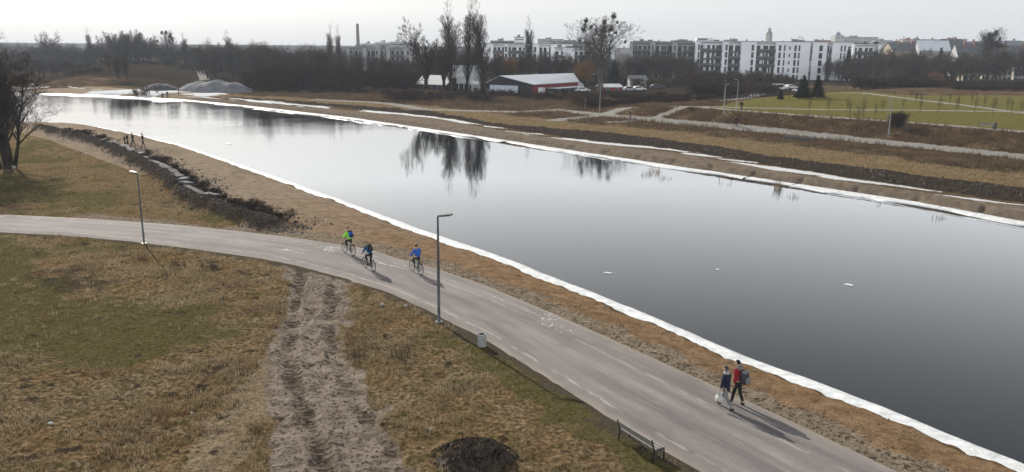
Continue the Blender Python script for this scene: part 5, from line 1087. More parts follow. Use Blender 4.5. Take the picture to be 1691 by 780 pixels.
def car(x, y, rz, m, label, van=False):
    z = ground_z(x, y); r = empty('parked_van' if van else 'parked_car', (x, y, z), rz, label, 'van' if van else 'car'); h = 1.9 if van else 1.42; L = 4.9 if van else 4.2
    b = MB(); prof = [(-L / 2, .3), (-L / 2, .85), (-L / 2 + .15, h - .1), (-L / 2 + .5, h), (L * (.18 if van else .08), h), (L * .28, .95), (L / 2 - .1, .8), (L / 2, .35)]
    if not van: prof[2] = (-L / 2 + .25, .92); prof[3] = (-L / 2 + .9, h)
    n = len(prof); b.add([(p, -.85, q) for p, q in prof] + [(p, .85, q) for p, q in prof], [tuple(range(n)), tuple(range(2 * n - 1, n - 1, -1))] + [(i, n + i, n + (i + 1) % n, (i + 1) % n) for i in range(n)]); b.build('body', m, r)
    g = MB(); 
    for sd in (-1, 1): xbox(g, -L * .3, L * .12, sd * .86 - .01, sd * .86 + .01, .95, h - .12)
    g.build('side_window', GLASS, r)
    for a in (-L * .31, L * .31):
        for sd in (-.8, .8): w = MB(); w.tube([(a, sd - .1, .31), (a, sd + .1, .31)], .31, 12); w.build('wheel', TYRE, r)
for px, D, rz, m, lb, v in ((1279, 262, .3, CARW, 'white van at the far end of the park path', True), (1296, 268, .3, CARW, 'white car at the head of the park path, nearest the white flats', False), (1310, 250, 2.0, CARW, 'white car half hidden by the left big pine', False), (958, 240, .2, CARW, 'white car beside the right end of the red barn', False), (935, 239, .2, CARS, 'silver car before the charcoal shed', False), (1035, 246, .1, CARS, 'silver car right of the red shed', False), (1078, 262, .1, CARD, 'dark car below the grey flats', False), (1050, 249, .1, CARW, 'white car below the grey shed', False)):
    x, y = at_px(px, D); car(x, y, rz, m, lb, v)

# ---------------------------------------------------------------- soil, slabs, heaps
SOILM = mat('heap_soil', (.028, .021, .016), .95, scale=3.5, col2=(.100, .074, .055), bump=.08, bscale=9)
SLABM = mat('slab_concrete', (.080, .082, .088), .9, .45, 1.6, bump=.02, bscale=9); GRAVEL = mat('gravel_grey', (.125, .130, .140), .95, scale=.8, col2=(.21, .215, .225), bump=.1, bscale=4); GRAVELD = mat('gravel_dark', (.070, .072, .078), .95, .25, .8, bump=.1, bscale=4)
def heap(name, x, y, rx, ry, h, rz, m, label, cat, seed, rough=.25, n=46, crest=None, pw=1.6):
    V = []; F = []; z0 = ground_z(x, y)
    for i in range(n + 1):
        for j in range(n * 2):
            rr = i / n; a = math.pi * j / n; V.append((math.cos(a) * rr * rx, math.sin(a) * rr * ry, rr))
    V = np.array(V); prof = np.clip(1 - V[:, 2] ** pw, 0, 1)
    if crest: prof = prof * np.interp(V[:, 0] / rx, *crest)
    k = 2.2 / max(rx, ry) if max(rx, ry) > 4 else 1.6
    nz = fbm(V[:, 0] * k * 1.3 + seed, V[:, 1] * k * 1.3, 4, seed) - .5; nz2 = fbm(V[:, 0] * 5 + seed, V[:, 1] * 5, 3, seed + 9) - .5
    ed = 1 + .25 * (fbm(np.cos(np.arctan2(V[:, 1], V[:, 0])) * 2 + 5, np.sin(np.arctan2(V[:, 1], V[:, 0])) * 2 + 5, 3, seed + 3) - .5) * V[:, 2]
    z = prof * h * (1 + nz * rough * 4) + (prof > .03) * nz2 * rough * h * .9 - .12
    co = np.stack([V[:, 0] * ed + nz2 * rough * .5, V[:, 1] * ed, z], 1); w = n * 2
    i = np.arange(n)[:, None] * w; j = np.arange(w)[None, :]; F = np.stack([i + j, i + (j + 1) % w, i + w + (j + 1) % w, i + w + j], -1).reshape(-1, 4)[:, ::-1]
    me = array_mesh(name, co, F, rough < .15); o = link(name, me, None, m); o.location = (x, y, z0); o.rotation_euler.z = rz
    return tag(o, label, cat)
x, y = P['heap']; heap('soil_heap', x, y + .35, 1.5, 1.05, .62, .2, SOILM, 'dark clod heap of dug soil on the dry grass in the foreground', 'soil heap', 3, .34)
heap('gravel_heap', -85.5, 238, 13.0, 6.0, 3.3, rad(-14), GRAVEL, 'big pale grey gravel heap on the far beach', 'gravel heap', 5, .13, crest=([-1, -.75, -.5, -.2, 0, .25, .45, .7, 1], [.6, .85, 1, .78, .95, .8, .9, .62, .4]), pw=2.6)
heap('gravel_heap', -104.0, 243, 5.8, 4, 1.9, rad(-14), GRAVELD, 'smaller dark grey gravel heap left of the big pale one', 'gravel heap', 8, .10, pw=2.6)
def ridge_pt(t):
    L = [0]
    for a, b in zip(RIDGE[:-1], RIDGE[1:]): L.append(L[-1] + math.hypot(b[0] - a[0], b[1] - a[1]))
    u = t * L[-1]; return float(np.interp(u, L, [p[0] for p in RIDGE])), float(np.interp(u, L, [p[1] for p in RIDGE]))
def slab(x, y, z, sx, sy, rz, tx, ty, label):
    m = MB(); k = 7; pts = []
    for i, (a, b) in enumerate(((-1, -1), (0, -1.05), (1, -.9), (1.05, .1), (.9, 1), (-.1, .95), (-1, 1))): pts.append((a * sx * rnd.uniform(.85, 1.05), b * sy * rnd.uniform(.85, 1.05)))
    m.add([(p, q, .09) for p, q in pts] + [(p * 1.02, q * 1.02, -.09) for p, q in pts], [tuple(range(k)), tuple(range(2 * k - 1, k - 1, -1))] + [(i, k + i, k + (i + 1) % k, (i + 1) % k) for i in range(k)])
    o = m.build('concrete_slab', SLABM); o.location = (x, y, z); o.rotation_euler = (tx, ty, rz); return tag(o, label, 'concrete slab', 'broken concrete slabs along the soil bank', 'thing')
ordm = ordn + ['seventeenth', 'eighteenth', 'nineteenth', 'twentieth', 'twenty-first', 'twenty-second', 'twenty-third', 'twenty-fourth', 'twenty-fifth', 'twenty-sixth']
for i in range(26):
    t = .12 + .62 * i / 26 + rnd.uniform(-.006, .006); x, y = ridge_pt(t); x += rnd.uniform(.1, .7); y += rnd.uniform(.1, .6)
    slab(x, y, ground_z(x, y) + .10, rnd.uniform(.5, .95), rnd.uniform(.32, .5), rnd.uniform(2.0, 2.6), rnd.uniform(-.2, .22), rnd.uniform(-.2, .2), 'grey concrete slab on the dark soil bank, ' + ordm[i] + ' from the path end')
for i in range(40):
    t = .02 + .9 * i / 40
    if .52 < t < .74: continue
    x, y = ridge_pt(t); x += rnd.uniform(.5, 2.0); y += rnd.uniform(.3, 1.5)
    plant('bush1' if i % 3 else 'bush3', x, y, rnd.uniform(.45, 1.15), 'dark leafless shrub along the river side of the soil bank', 'shrub', 'dark shrubs along the soil bank', w=rnd.uniform(1.4, 2.4))
WOODP = mat('old_wood', (.13, .11, .09), .9, .3, 3)
for i, t in enumerate((.30, .34, .40, .72, .80, .86)):
    x, y = ridge_pt(t); x += 1.8; y += 1.2; m = MB(); h = rnd.uniform(.8, 1.3); m.tube([(0, 0, -.3), (rnd.uniform(-.1, .1), 0, h)], [.05, .04], 6)
    o = m.build('wooden_stake', WOODP); o.location = (x, y, ground_z(x, y)); tag(o, ordn[i] + ' thin wooden stake from the path among the shrubs of the soil bank', 'stake', 'stakes along the soil bank')
# plants in the grass by the path and reeds in the water
def stalks(name, x, y, z, n, h, sp, m, label, cat='reeds', w=.02):
    r = random.Random(int(x * 100)); k = n; V = []; F = []
    for i in range(n):
        a = r.uniform(0, 6.28); q = sp * math.sqrt(r.random()); b = Vector((math.cos(a) * q, math.sin(a) * q, -.1)); l = Vector((r.uniform(-.3, .3), r.uniform(-.3, .3), 1)).normalized() * h * r.uniform(.45, 1.1); s = rvec(r); s.z = 0; s = s.normalized() * w
        nn = len(V); V += [tuple(b - s), tuple(b + s), tuple(b + l)]; F.append((nn, nn + 1, nn + 2))
    o = link(name, array_mesh(name, np.array(V), np.array(F)), None, m); o.location = (x, y, z); return tag(o, label, cat)
REED = mat('dry_reed', (.24, .165, .085), .9, .3, 3, trans=.2); REEDR = mat('russet_stalks', (.15, .085, .045), .9, .3, 3, trans=.2)
x, y = P['reed1']; stalks('reed_clump', x, y, -1.2, 70, 1.5, .45, REED, 'bleached reed clump standing in the water nearest the right edge')
x, y = P['reed2']; stalks('reed_clump', x, y, -1.2, 60, 1.1, .9, REED, 'low reddish reeds in the water opposite the mistletoe tree')
for px, py, h, lb in ((1065, 285, .8, 'sparse reeds left of the low reddish clump'), (1100, 291, .7, 'few thin reed stems right of the low reddish clump'), (1314, 322, .7, 'few dark stems in the water right of the bleached reed clump'), (1563, 358, .6, 'thin stems in the water below the right ice shelf')):
    D = 1340 * (EYE + 1.2) / (py - 77 - (px - 845.5) * .0096); D *= 1.0; x, y = (px - 845.5) / 1340 * D, D * .995; stalks('reed_clump', x, y, -1.2, 22, h, .7, REEDR, lb)
x, y = P['shrubice']; plant('bush2', x, y, 3.2, 'round russet shrub frozen into the ice on the far bend', 'shrub', w=1.1, z=-1.1)
for px, py, h, sp, lb in ((231, 428, 1.0, .45, 'tall russet weed clump just below the left lamp'), (293, 440, .8, .5, 'dark dry weed clump right of the left lamp foot'), (345, 445, .9, .5, 'dark dry weed clump left of the mud track'), (590, 590, .8, .5, 'dark weed clump right of the mud track'), (665, 590, .9, .6, 'dark standing weeds on the dry grass between track and bin'), (1160, 108, .1, .1, '')):
    if not lb: continue
    D = 1340 * EYE / (py - 77 - (px - 845.5) * .0096); vx, vy = (px - 845.5) / 1340 * D, D
    k = 1.0 / (math.cos(rad(13.15)) + (py - 390) / 1340 * math.sin(rad(13.15))) if False else 1.0
    # exact ground hit
    d = cam.matrix_world.to_3x3() @ Vector(((px - 845.5) / 1340, -(py - 390) / 1340, -1)); t = -EYE / d.z; x, y = d.x * t, d.y * t
    stalks('weed_clump', x, y, ground_z(x, y), 60, h, sp, REEDR if 'russet' in lb else mat('dark_stalks', (.055, .042, .032), .9, .3, 3), lb, 'weeds', .014)
# ---------------------------------------------------------------- lamps, bin, bench
POLE = mat('lamp_grey', (.085, .088, .092), .45, .06, 2, metal=.4); POLEL = mat('lamp_galvanised', (.22, .22, .22), .5, metal=.3); LENS = mat('lamp_lens', (.55, .56, .57), .2)
def lamp(x, y, h, az, label, m=POLE, arm=.75, r0=.075, group='lamp posts'):
    r = empty('lamp_post', (x, y, ground_z(x, y)), az, label, 'lamp post', group); p = MB(); p.lathe([(r0 * 1.5, -.3), (r0 * 1.5, .02), (r0 * 1.05, .05), (r0 * .95, h * .5), (r0 * .62, h - .04), (r0 * .5, h)], k=12); p.build('pole', m, r, True)
    b = MB(); b.box((0, 0, .03), (.34, .34, .04)); 
    for i, j in ((-1, -1), (1, -1), (1, 1), (-1, 1)): b.lathe([(.02, .05), (.02, .09)], (i * .12, j * .12, 0), 6)
    b.build('base_plate', POLEL, r); d = MB(); xbox(d, -.045, .045, -r0 - .012, -r0 + .02, .45, .8); d.build('access_door', m, r)
    a = MB(); a.tube([(0, 0, h - .06), (.0, 0, h + .0), (.18, 0, h + .03)], .045, 8); a.build('arm', m, r)
    hd = MB(); n = [(.12, .06, .05), (.25, .13, .055), (arm - .12, .14, .045), (arm, .06, .03)]; vs = []
    for x_, w_, t_ in n: z_ = h + .03 + (x_ - .12) * .10; vs += [(x_, -w_, z_ - t_), (x_, w_, z_ - t_), (x_, w_, z_ + t_ * .6), (x_, -w_, z_ + t_ * .6)]
    fs = [(3, 2, 1, 0), (12, 13, 14, 15)]
    for i in range(3):
        for j in range(4): fs.append((i * 4 + j, i * 4 + (j + 1) % 4, i * 4 + 4 + (j + 1) % 4, i * 4 + 4 + j))
    hd.add(vs, fs); H_ = hd.build('lamp_head', m, r); l = MB(); zc = h + .03 + (arm * .55 - .12) * .10 - .062; l.box((arm * .55, 0, zc), (arm * .45, .2, .012)); l.build('lens', LENS, H_)
    return r
x, y = P['lamp_a']; lamp(x, y, 5.45, rad(12), 'dark grey lamp post beside the concrete bin on the near path')
x, y = P['lamp_b']; lamp(x, y, 4.95, rad(150), 'dark grey lamp post at the left where the near path bends', r0=.062)
for k, h, m, lb, az in (('lamp_c', 5.2, POLEL, 'pale lamp post on the brown embankment at the far right', 200), ('lamp_d', 6.2, POLEL, 'pale lamp post at the bend of the far gravel path', 20), ('lamp_e', 5.4, POLEL, 'pale lamp post on the embankment left of the lone cyclist', 20), ('lamp_f', 5.2, POLEL, 'grey lamp post on the corner of the park lawn', 170), ('lamp_g', 5.5, POLE, 'dark lamp post beside the park fence', 170)):
    x, y = P[k]; lamp(x, y, h, rad(az), lb, m, r0=.075)
for px, D, h, lb in ((963, 170, 2.4, 'thin pale post left of the lamp at the gravel bend'), (1458, 128, 3.4, 'thin pale post on the embankment left of the far right lamp'), (1294, 142, 1.2, 'short white marker post on the edge of the park lawn')):
    x, y = at_px(px, D); m = MB(); m.tube([(0, 0, -.3), (0, 0, h)], [.045, .035], 6); m.box((0, 0, h), (.14, .14, .06)); o = m.build('marker_post', POLEL); o.location = (x, y, ground_z(x, y)); tag(o, lb, 'post')
CONC = mat('bin_concrete', (.30, .30, .295), .9, .12, 5, bump=.01, bscale=30); LINER = mat('bin_liner', (.02, .02, .02), .8)
def bin_(x, y, k, label, cm=CONC):
    r = empty('litter_bin', (x, y, ground_z(x, y) - .03), .4, label, 'bin'); r.scale = (k,) * 3
    m = MB(); m.lathe([(.235, 0), (.25, .03), (.25, .70), (.262, .72), (.262, .78), (.25, .80), (.19, .80), (.18, .76), (.18, .08)], k=28, cap=False); m.build('concrete_body', cm, r, False)
    for i in range(14):
        a = 2 * PI * i / 14; g = MB(); g.box((0, 0, .37), (.028, .012, .62)); o = g.build('rib', cm, r); o.location = (math.cos(a) * .254, math.sin(a) * .254, 0); o.rotation_euler.z = a + PI / 2
    l = MB(); l.lathe([(.175, .10), (.178, .772), (.165, .772), (.16, .12), (0.001, .12)], k=24, cap=False); l.build('metal_liner', LINER, r); return r
x, y = P['bin']; bin_(x, y, .80, 'round pale concrete litter bin beside the near path'); x, y = P['pbin']; bin_(x, y, 1.1, 'grey litter bin beside the park bench', POLE)
WSL = mat('bench_slat', (.22, .205, .19), .7, .15, 6, bump=.004, bscale=40); IRON = mat('bench_iron', (.030, .032, .035), .5, metal=.4)
def bench(a, b, label):
    """back edge runs a to b, the seat faces right of that line"""
    dx, dy = b[0] - a[0], b[1] - a[1]; L = math.hypot(dx, dy); rz = math.atan2(dy, dx); cx, cy = (a[0] + b[0]) / 2, (a[1] + b[1]) / 2
    r = empty('park_bench', (cx, cy, ground_z(cx, cy)), rz, label, 'bench')
    for i, yy in enumerate((.14, .29, .44)): m = MB(); m.box((0, yy, .44 - .012 * i * 0), (L, .125, .04)); m.build('seat_slat', WSL, r)
    for i, (yy, zz) in enumerate(((.02, .60), (-.04, .74))): m = MB(); M = Matrix.Rotation(rad(22), 3, 'X'); m.box((0, yy, zz), (L, .035, .125), M=M); m.build('back_slat', WSL, r)
    for sx in (-L / 2 + .02, L / 2 - .02):
        m = MB(); m.tube([(sx, .52, -.1), (sx, .50, .40), (sx, .44, .41), (sx, .10, .405), (sx, .055, .42)], .026, 8); m.tube([(sx, -.02, -.1), (sx, .06, .30), (sx, .055, .45), (sx, -.02, .66), (sx, -.07, .83)], .028, 8); m.tube([(sx, .50, .41), (sx, .3, .33), (sx, .06, .30)], .018, 6); m.build('cast_frame', IRON, r, True)
    return r
bench((P['bench_a'][0], P['bench_a'][1]), (P['bench_b'][0], P['bench_b'][1]), 'slatted bench with dark iron frames at the near path edge')
x, y = P['pbench']; bench((x - .9, y + .5), (x + .9, y - .5), 'dark bench seen from behind at the edge of the park lawn')
# ---------------------------------------------------------------- people
SKIN = mat('skin', (.42, .27, .20), .6)
def cloth(name, c): return mat(name, c, .85, .12, 9, bump=.01, bscale=25)
NAVY = cloth('navy_cloth', (.012, .016, .035)); BLACK = cloth('black_cloth', (.012, .012, .014)); GREYC = cloth('grey_cloth', (.17, .17, .175)); RED = cloth('red_cloth', (.27, .012, .016)); WHITEC = cloth('white_cloth', (.50, .50, .48)); DKGREY = cloth('dark_grey_cloth', (.045, .047, .052))
HIVIS = cloth('lime_cloth', (.27, .75, .05)); BLUE = cloth('blue_cloth', (.02, .10, .42)); BLUE2 = cloth('teal_blue_cloth', (.012, .075, .20)); HAIRD = cloth('dark_hair', (.018, .014, .012)); CREAM = cloth('pale_scarf', (.36, .35, .33)); SHOE = cloth('black_shoe', (.014, .013, .013)); PINK = cloth('dull_red_cloth', (.17, .05, .05))
def skin_mesh(name, nodes, edges, m, parent, sub=1, keep=False, root=0):
    """nodes: list of (position, radius); grown to one continuous surface"""
    me = bpy.data.meshes.new(name); me.from_pydata([n[0] for n in nodes], edges, []); o = bpy.data.objects.new(name, me); COL.objects.link(o)
    sk = o.modifiers.new('skin', 'SKIN'); sk.use_smooth_shade = True
    for i, (p, r) in enumerate(nodes):
        rr = r if isinstance(r, tuple) else (r, r); o.data.skin_vertices[0].data[i].radius = rr; o.data.skin_vertices[0].data[i].use_root = (i == root)
    sb = o.modifiers.new('smooth', 'SUBSURF'); sb.levels = sub; sb.render_levels = sub
    dg = bpy.context.evaluated_depsgraph_get(); res = bpy.data.meshes.new_from_object(o.evaluated_get(dg)); bpy.data.objects.remove(o); bpy.data.meshes.remove(me)
    res.materials.clear(); return link(name, res, parent, m)
def join_geo(o, mb, smooth=True):
    b = bmesh.new(); b.from_mesh(o.data); me = mb.mesh('tmp', smooth); b.from_mesh(me); b.to_mesh(o.data); b.free(); bpy.data.meshes.remove(me)
def V3(*a): return Vector(a)
def person_at(loc, rz, J, wear, label, group=None, scale=1.0, fingers=True):
    """J: joints by name in metres, facing +Y. wear: dict of garment -> material"""
    r = empty('person', loc, rz, label, 'person', group); r.scale = (scale,) * 3
    n = []; idx = {}; e = []
    def add(k, p, rr): idx[k] = len(n); n.append((tuple(p), rr))
    add('pel', J['pel'], .115); add('ches', J['ches'], .125); add('nk', J['nk'], .055); add('hb', J['hb'], .06); e += [(0, 1), (1, 2), (2, 3)]
    for s in 'LR':
        add('sh' + s, J['sh' + s], .06); add('el' + s, J['el' + s], .043); add('wr' + s, J['wr' + s], .028)
        hv = (J['wr' + s] - J['el' + s]).normalized(); add('pm' + s, J['wr' + s] + hv * .07, .036)
        e += [(idx['ches'], idx['sh' + s]), (idx['sh' + s], idx['el' + s]), (idx['el' + s], idx['wr' + s]), (idx['wr' + s], idx['pm' + s])]
        add('hi' + s, J['hi' + s], .085); add('kn' + s, J['kn' + s], .057); add('an' + s, J['an' + s], .04); add('to' + s, J['to' + s], .035)
        e += [(idx['pel'], idx['hi' + s]), (idx['hi' + s], idx['kn' + s]), (idx['kn' + s], idx['an' + s]), (idx['an' + s], idx['to' + s])]
    body = skin_mesh('body', n, e, SKIN, r)
    hd = J['head']; up = (hd - J['hb']).normalized(); M = Vector((0, 0, 1)).rotation_difference(up).to_matrix() @ Matrix.Rotation(J.get('turn', 0.0), 3, 'Z')
    g = MB(); k0 = len(g.v); g.ball((0, 0, 0), (.078, .098, .118), 14, 10, lambda d: 1 - .10 * max(0, -d[2]) * (abs(d[0]) + .4) + (.06 if d[1] > .8 and abs(d[2] + .05) < .3 else 0))
    g.ball((0, .105, -.01), (.014, .022, .026), 6, 4)
    for sx in (-1, 1): g.ball((sx * .080, -.005, -.005), (.012, .022, .032), 6, 4); g.ball((sx * .032, .088, .018), (.013, .010, .010), 6, 4)
    g.ball((0, .092, -.052), (.026, .010, .008), 6, 4)
    if fingers:
        Mi = M.inverted()
        for s, sg in (('L', -1), ('R', 1)):
            hv = (J['wr' + s] - J['el' + s]).normalized(); b = J['wr' + s] + hv * .085; side = hv.cross(V3(sg, 0, .2)).normalized(); cu = hv.cross(side).normalized() * (-.35 * sg)
            for q, l in enumerate((.070, .080, .075, .058)):
                o0 = b + side * (q - 1.5) * .018; p = [o0, o0 + (hv + cu * .4).normalized() * l * .5, o0 + (hv + cu * .4).normalized() * l * .5 + (hv + cu * 1.6).normalized() * l * .5]
                g.tube([Mi @ (x_ - hd) for x_ in p], [.009, .0085, .006], 5)
            o0 = J['wr' + s] + hv * .03 + side * .03; g.tube([Mi @ (x_ - hd) for x_ in (o0, o0 + (hv + side).normalized() * .035, o0 + (hv * 1.2 + side * .5).normalized() * .065)], [.011, .010, .007], 5)
    g.v = [tuple(M @ Vector(v) + hd) for v in g.v]; join_geo(body, g)
    H = lambda p: tuple(M @ Vector(p) + hd)
    def shell(name, m, c, rad_, zcut, back=.0, parent=r):
        q = MB(); q.ball((0, 0, 0), rad_, 14, 9); keep = [f for f in q.f if all((q.v[i][2] > zcut + (.06 if q.v[i][1] > .02 else -back)) for i in f)]; q.f = keep; q.m = [0] * len(keep); q.v = [H((v[0] + c[0], v[1] + c[1], v[2] + c[2])) for v in q.v]; return q.build(name, m, parent, True)
    if 'hair' in wear: shell('hair', wear['hair'], (0, -.012, .012), (.090, .106, .122), -.02, .07)
    if 'beanie' in wear: shell('beanie', wear['beanie'], (0, -.006, .022), (.093, .112, .128), .0, .05)
    if 'helmet' in wear: shell('helmet', wear['helmet'], (0, -.008, .035), (.102, .135, .112), .0, .0)
    if 'hood' in wear:
        q = MB(); q.ball((0, 0, 0), (.15, .11, .09), 12, 8); c = J['nk'] + V3(0, -.07, .0); q.v = [(v[0] + c.x, v[1] + c.y, v[2] + c.z) for v in q.v]; q.build('hood', wear['hood'], r, True)
    if 'scarf' in wear: q = MB(); c = J['nk']; q.tube([(c.x + .085 * math.cos(t * PI / 5), c.y + .085 * math.sin(t * PI / 5), c.z + .02) for t in range(10)], .048, 8, closed=True); q.build('scarf', wear['scarf'], r, True)
    b = wear.get('bulk', 1.0)
    if 'jacket' in wear:
        m_ = [(tuple(J['pel'] + (J['ches'] - J['pel']) * -.10), (.165 * b, .125 * b)), (tuple(J['pel'].lerp(J['ches'], .5)), (.165 * b, .13 * b)), (tuple(J['ches']), (.18 * b, .135 * b)), (tuple(J['nk'] - V3(0, 0, .02)), .075)]
        ee = [(0, 1), (1, 2), (2, 3)]
        if wear.get('long'): m_.append((tuple(J['pel'] + V3(0, 0, -wear['long'])), (.18 * b, .15 * b))); ee.append((4, 0))
        for s in 'LR': k = len(m_); m_ += [(tuple(J['sh' + s]), .082 * b), (tuple(J['el' + s]), .064 * b), (tuple(J['wr' + s].lerp(J['el' + s], .06)), .048 * b)]; ee += [(2, k), (k, k + 1), (k + 1, k + 2)]
        skin_mesh('jacket', m_, ee, wear['jacket'], r)
    if 'trousers' in wear:
        tb = wear.get('leg', 1.0); m_ = [(tuple(J['pel'] + V3(0, 0, .04)), (.145, .12)), (tuple(J['pel'] + V3(0, 0, -.03)), (.15, .13))]; ee = [(0, 1)]
        for s in 'LR': k = len(m_); m_ += [(tuple(J['hi' + s] + (J['kn' + s] - J['hi' + s]) * .12), .098 * tb), (tuple(J['kn' + s]), .072 * tb), (tuple(J['an' + s].lerp(J['kn' + s], .05)), .055 * tb)]; ee += [(1, k), (k, k + 1), (k + 1, k + 2)]
        skin_mesh('trousers', m_, ee, wear['trousers'], r)
    for s in 'LR':
        a, t = J['an' + s], J['to' + s]; d = (t - a); heel = a - V3(d.x, d.y, 0).normalized() * .055 + V3(0, 0, t.z - a.z)
        skin_mesh('shoe', [(tuple(a + V3(0, 0, .03)), .056), (tuple(heel.lerp(a, .25)), .050), (tuple(a.lerp(t, .6) + V3(0, 0, -.01)), .047), (tuple(t), .040)], [(0, 1), (0, 2), (2, 3)], wear.get('shoe', SHOE), r)
    return r
def legs(J, s, x, thigh, shin, foot=0.0):
    """thigh and shin angles from straight down, forward positive"""
    h = J['pel'] + V3(x, 0, -.04); k = h + V3(0, math.sin(thigh), -math.cos(thigh)) * .42; a = k + V3(0, math.sin(shin), -math.cos(shin)) * .41; J['hi' + s], J['kn' + s], J['an' + s] = h, k, a; J['to' + s] = a + V3(x * .25, math.cos(foot) * .15, -.045 - math.sin(foot) * .12)
def walk(front='L', stride=1.0, lean=.03, armL=(.25, .35), armR=(-.25, .1), turn=0.0, carry=None):
    J = {'pel': V3(0, 0, .95), 'ches': V3(0, lean, 1.33), 'nk': V3(0, lean + .01, 1.475), 'hb': V3(0, lean + .025, 1.53), 'head': V3(0, lean + .045, 1.625), 'turn': turn}
    a, b = ('L', 'R') if front == 'L' else ('R', 'L'); sx = {'L': -.09, 'R': .09}
    legs(J, a, sx[a], .42 * stride, .30 * stride, -.25); legs(J, b, sx[b], -.22 * stride, -.75 * stride, .8)
    for s, (u, v) in (('L', armL), ('R', armR)):
        sg = -1 if s == 'L' else 1; J['sh' + s] = V3(sg * .175, lean, 1.405); J['el' + s] = J['sh' + s] + V3(sg * .06, math.sin(u) * .28, -math.cos(u) * .28); J['wr' + s] = J['el' + s] + V3(sg * .005, math.sin(v) * .25, -math.cos(v) * .25)
    dz = min(J['an' + s].z for s in 'LR') - .085
    for k in J:
        if k != 'turn': J[k] = J[k] - V3(0, 0, dz)
    return J
def local(o, p): return Matrix.Translation(o.location) @ Matrix.Rotation(o.rotation_euler.z, 4, 'Z') @ Matrix.Scale(o.scale.x, 4) @ Vector(p)
def backpack(per, J, m, m2, label, h=.48, w=.32, d=.22, off=.0, cat='backpack'):
    c0 = (J['ches'] + J['nk']) / 2; ax = (J['nk'] - J['pel']).normalized(); back = ax.cross(V3(1, 0, 0)).normalized() * -1
    if back.y > 0: back = -back
    loc = local(per, c0); r = empty('backpack', loc, per.rotation_euler.z, label, cat); r.scale = per.scale
    M = Matrix((V3(1, 0, 0), -back, ax)).transposed()
    def sh(cx, cy, cz, sx, sy, sz, p=3.2):
        q = MB(); q.ball((0, 0, 0), 1, 16, 10, lambda t: 1 / ((abs(t[0]) ** p + abs(t[1]) ** p + abs(t[2]) ** p) ** (1 / p))); q.v = [tuple(M @ Vector((v[0] * sx + cx, v[1] * sy + cy, v[2] * sz + cz))) for v in q.v]; return q
    sh(0, -.14 - d / 2, -.20 + off, w / 2, d / 2, h / 2).build('pack_body', m, r, True); sh(0, -.16 - d, -.28 + off, w * .38, .06, h * .24).build('front_pocket', m2, r, True); sh(0, -.14 - d * .55, .02 + off, w * .42, d * .42, .06).build('top_flap', m2, r, True)
    for sx in (-1, 1): q = MB(); q.tube([M @ V3(sx * .10, -.15, .02), M @ V3(sx * .115, -.03, .12), M @ V3(sx * .12, .135, .03), M @ V3(sx * .13, .125, -.15), M @ V3(sx * .14, -.12, -.30)], .02, 6); q.build('shoulder_strap', m2, r, True)
    return r
def heading(x, y):
    """direction of the path there, away from the camera"""
    v = v_near(x, y); a = on_path(v, .5); b = on_path(v + .6, .5); c = on_path(v - .6, .5); d = (b[0] - c[0], b[1] - c[1]); 
    if d[1] < 0 and d[0] > -.2: d = (-d[0], -d[1])
    return math.atan2(d[1], d[0]) - PI / 2
x, y = P['woman']; hd = heading(x, y) + .15
Jw = walk('R', 1.0, .03, (.05, .25), (.35, .55), turn=.15); pw = person_at((x, y, .045), hd, Jw, dict(jacket=NAVY, long=.20, trousers=GREYC, hair=GREYC, beanie=DKGREY, scarf=CREAM, shoe=SHOE, leg=.92, bulk=1.05), 'woman in a long navy coat and grey leggings walking with a white bag', 'couple walking on the near path', 1.0)
x, y = P['man']; Jm = walk('L', .55, .02, (-.15, .15), (.2, .45), turn=.1); pm = person_at((x + .08, y + .12, .045), hd, Jm, dict(jacket=RED, hood=GREYC, trousers=BLACK, beanie=BLACK, shoe=SHOE, bulk=1.12), 'man in a red jacket and black cap walking with a grey backpack', 'couple walking on the near path', 1.03)
backpack(pm, Jm, DKGREY, GREYC, 'dark grey rucksack on the back of the man in red', .55, .36, .26, -.06)
w = local(pw, Jw['wrL'] + (Jw['wrL'] - Jw['elL']).normalized() * .10); tb = empty('tote_bag', w, pw.rotation_euler.z, 'white tote bag hanging from the hand of the walking woman', 'bag'); m = MB(); vs = []
for z, sx, sy in ((-.43, .04, .12), (-.41, .06, .145), (-.28, .055, .15), (-.17, .03, .14)): vs += [(-sx, -sy, z), (sx, -sy, z), (sx, sy, z), (-sx, sy, z)]
m.add(vs, [(3, 2, 1, 0)] + [(i * 4 + j, i * 4 + (j + 1) % 4, i * 4 + 4 + (j + 1) % 4, i * 4 + 4 + j) for i in range(3) for j in range(4)]); m.build('bag_body', WHITEC, tb, True)
for sx in (-.02, .02): m = MB(); m.tube([(sx, -.09, -.18), (sx, -.03, -.02), (sx, .03, -.02), (sx, .09, -.18)], .010, 5); m.build('handle', WHITEC, tb)
# distant walkers
def stroller(k, lab, jack, tr=BLACK, rz=None, sc=1.0, group=None, hair=HAIRD, front='L', stride=.6, dx=0):
    x, y = P[k]; J = walk(front, stride); p = person_at((x + dx, y, ground_z(x + dx, y) - .0), rnd.uniform(0, 6.28) if rz is None else rz, J, dict(jacket=jack, trousers=tr, beanie=hair, bulk=1.12), lab, group, sc); return p
stroller('w1', 'small dark figure at the left of the group on the sandy bank', BLACK, rz=2.4, sc=.85, group='walkers on the sandy near bank'); stroller('w2', 'dark clad person walking close beside another on the sandy bank', BLACK, rz=2.4, sc=1.02, group='walkers on the sandy near bank', dx=-.2)
stroller('w3', 'dark clad person in the close pair, on the river side', NAVY, rz=2.4, sc=1.05, group='walkers on the sandy near bank', front='R', dx=.1); stroller('w4', 'lone person in black walking nearest the water on the sandy bank', BLACK, rz=2.3, sc=1.05, group='walkers on the sandy near bank')
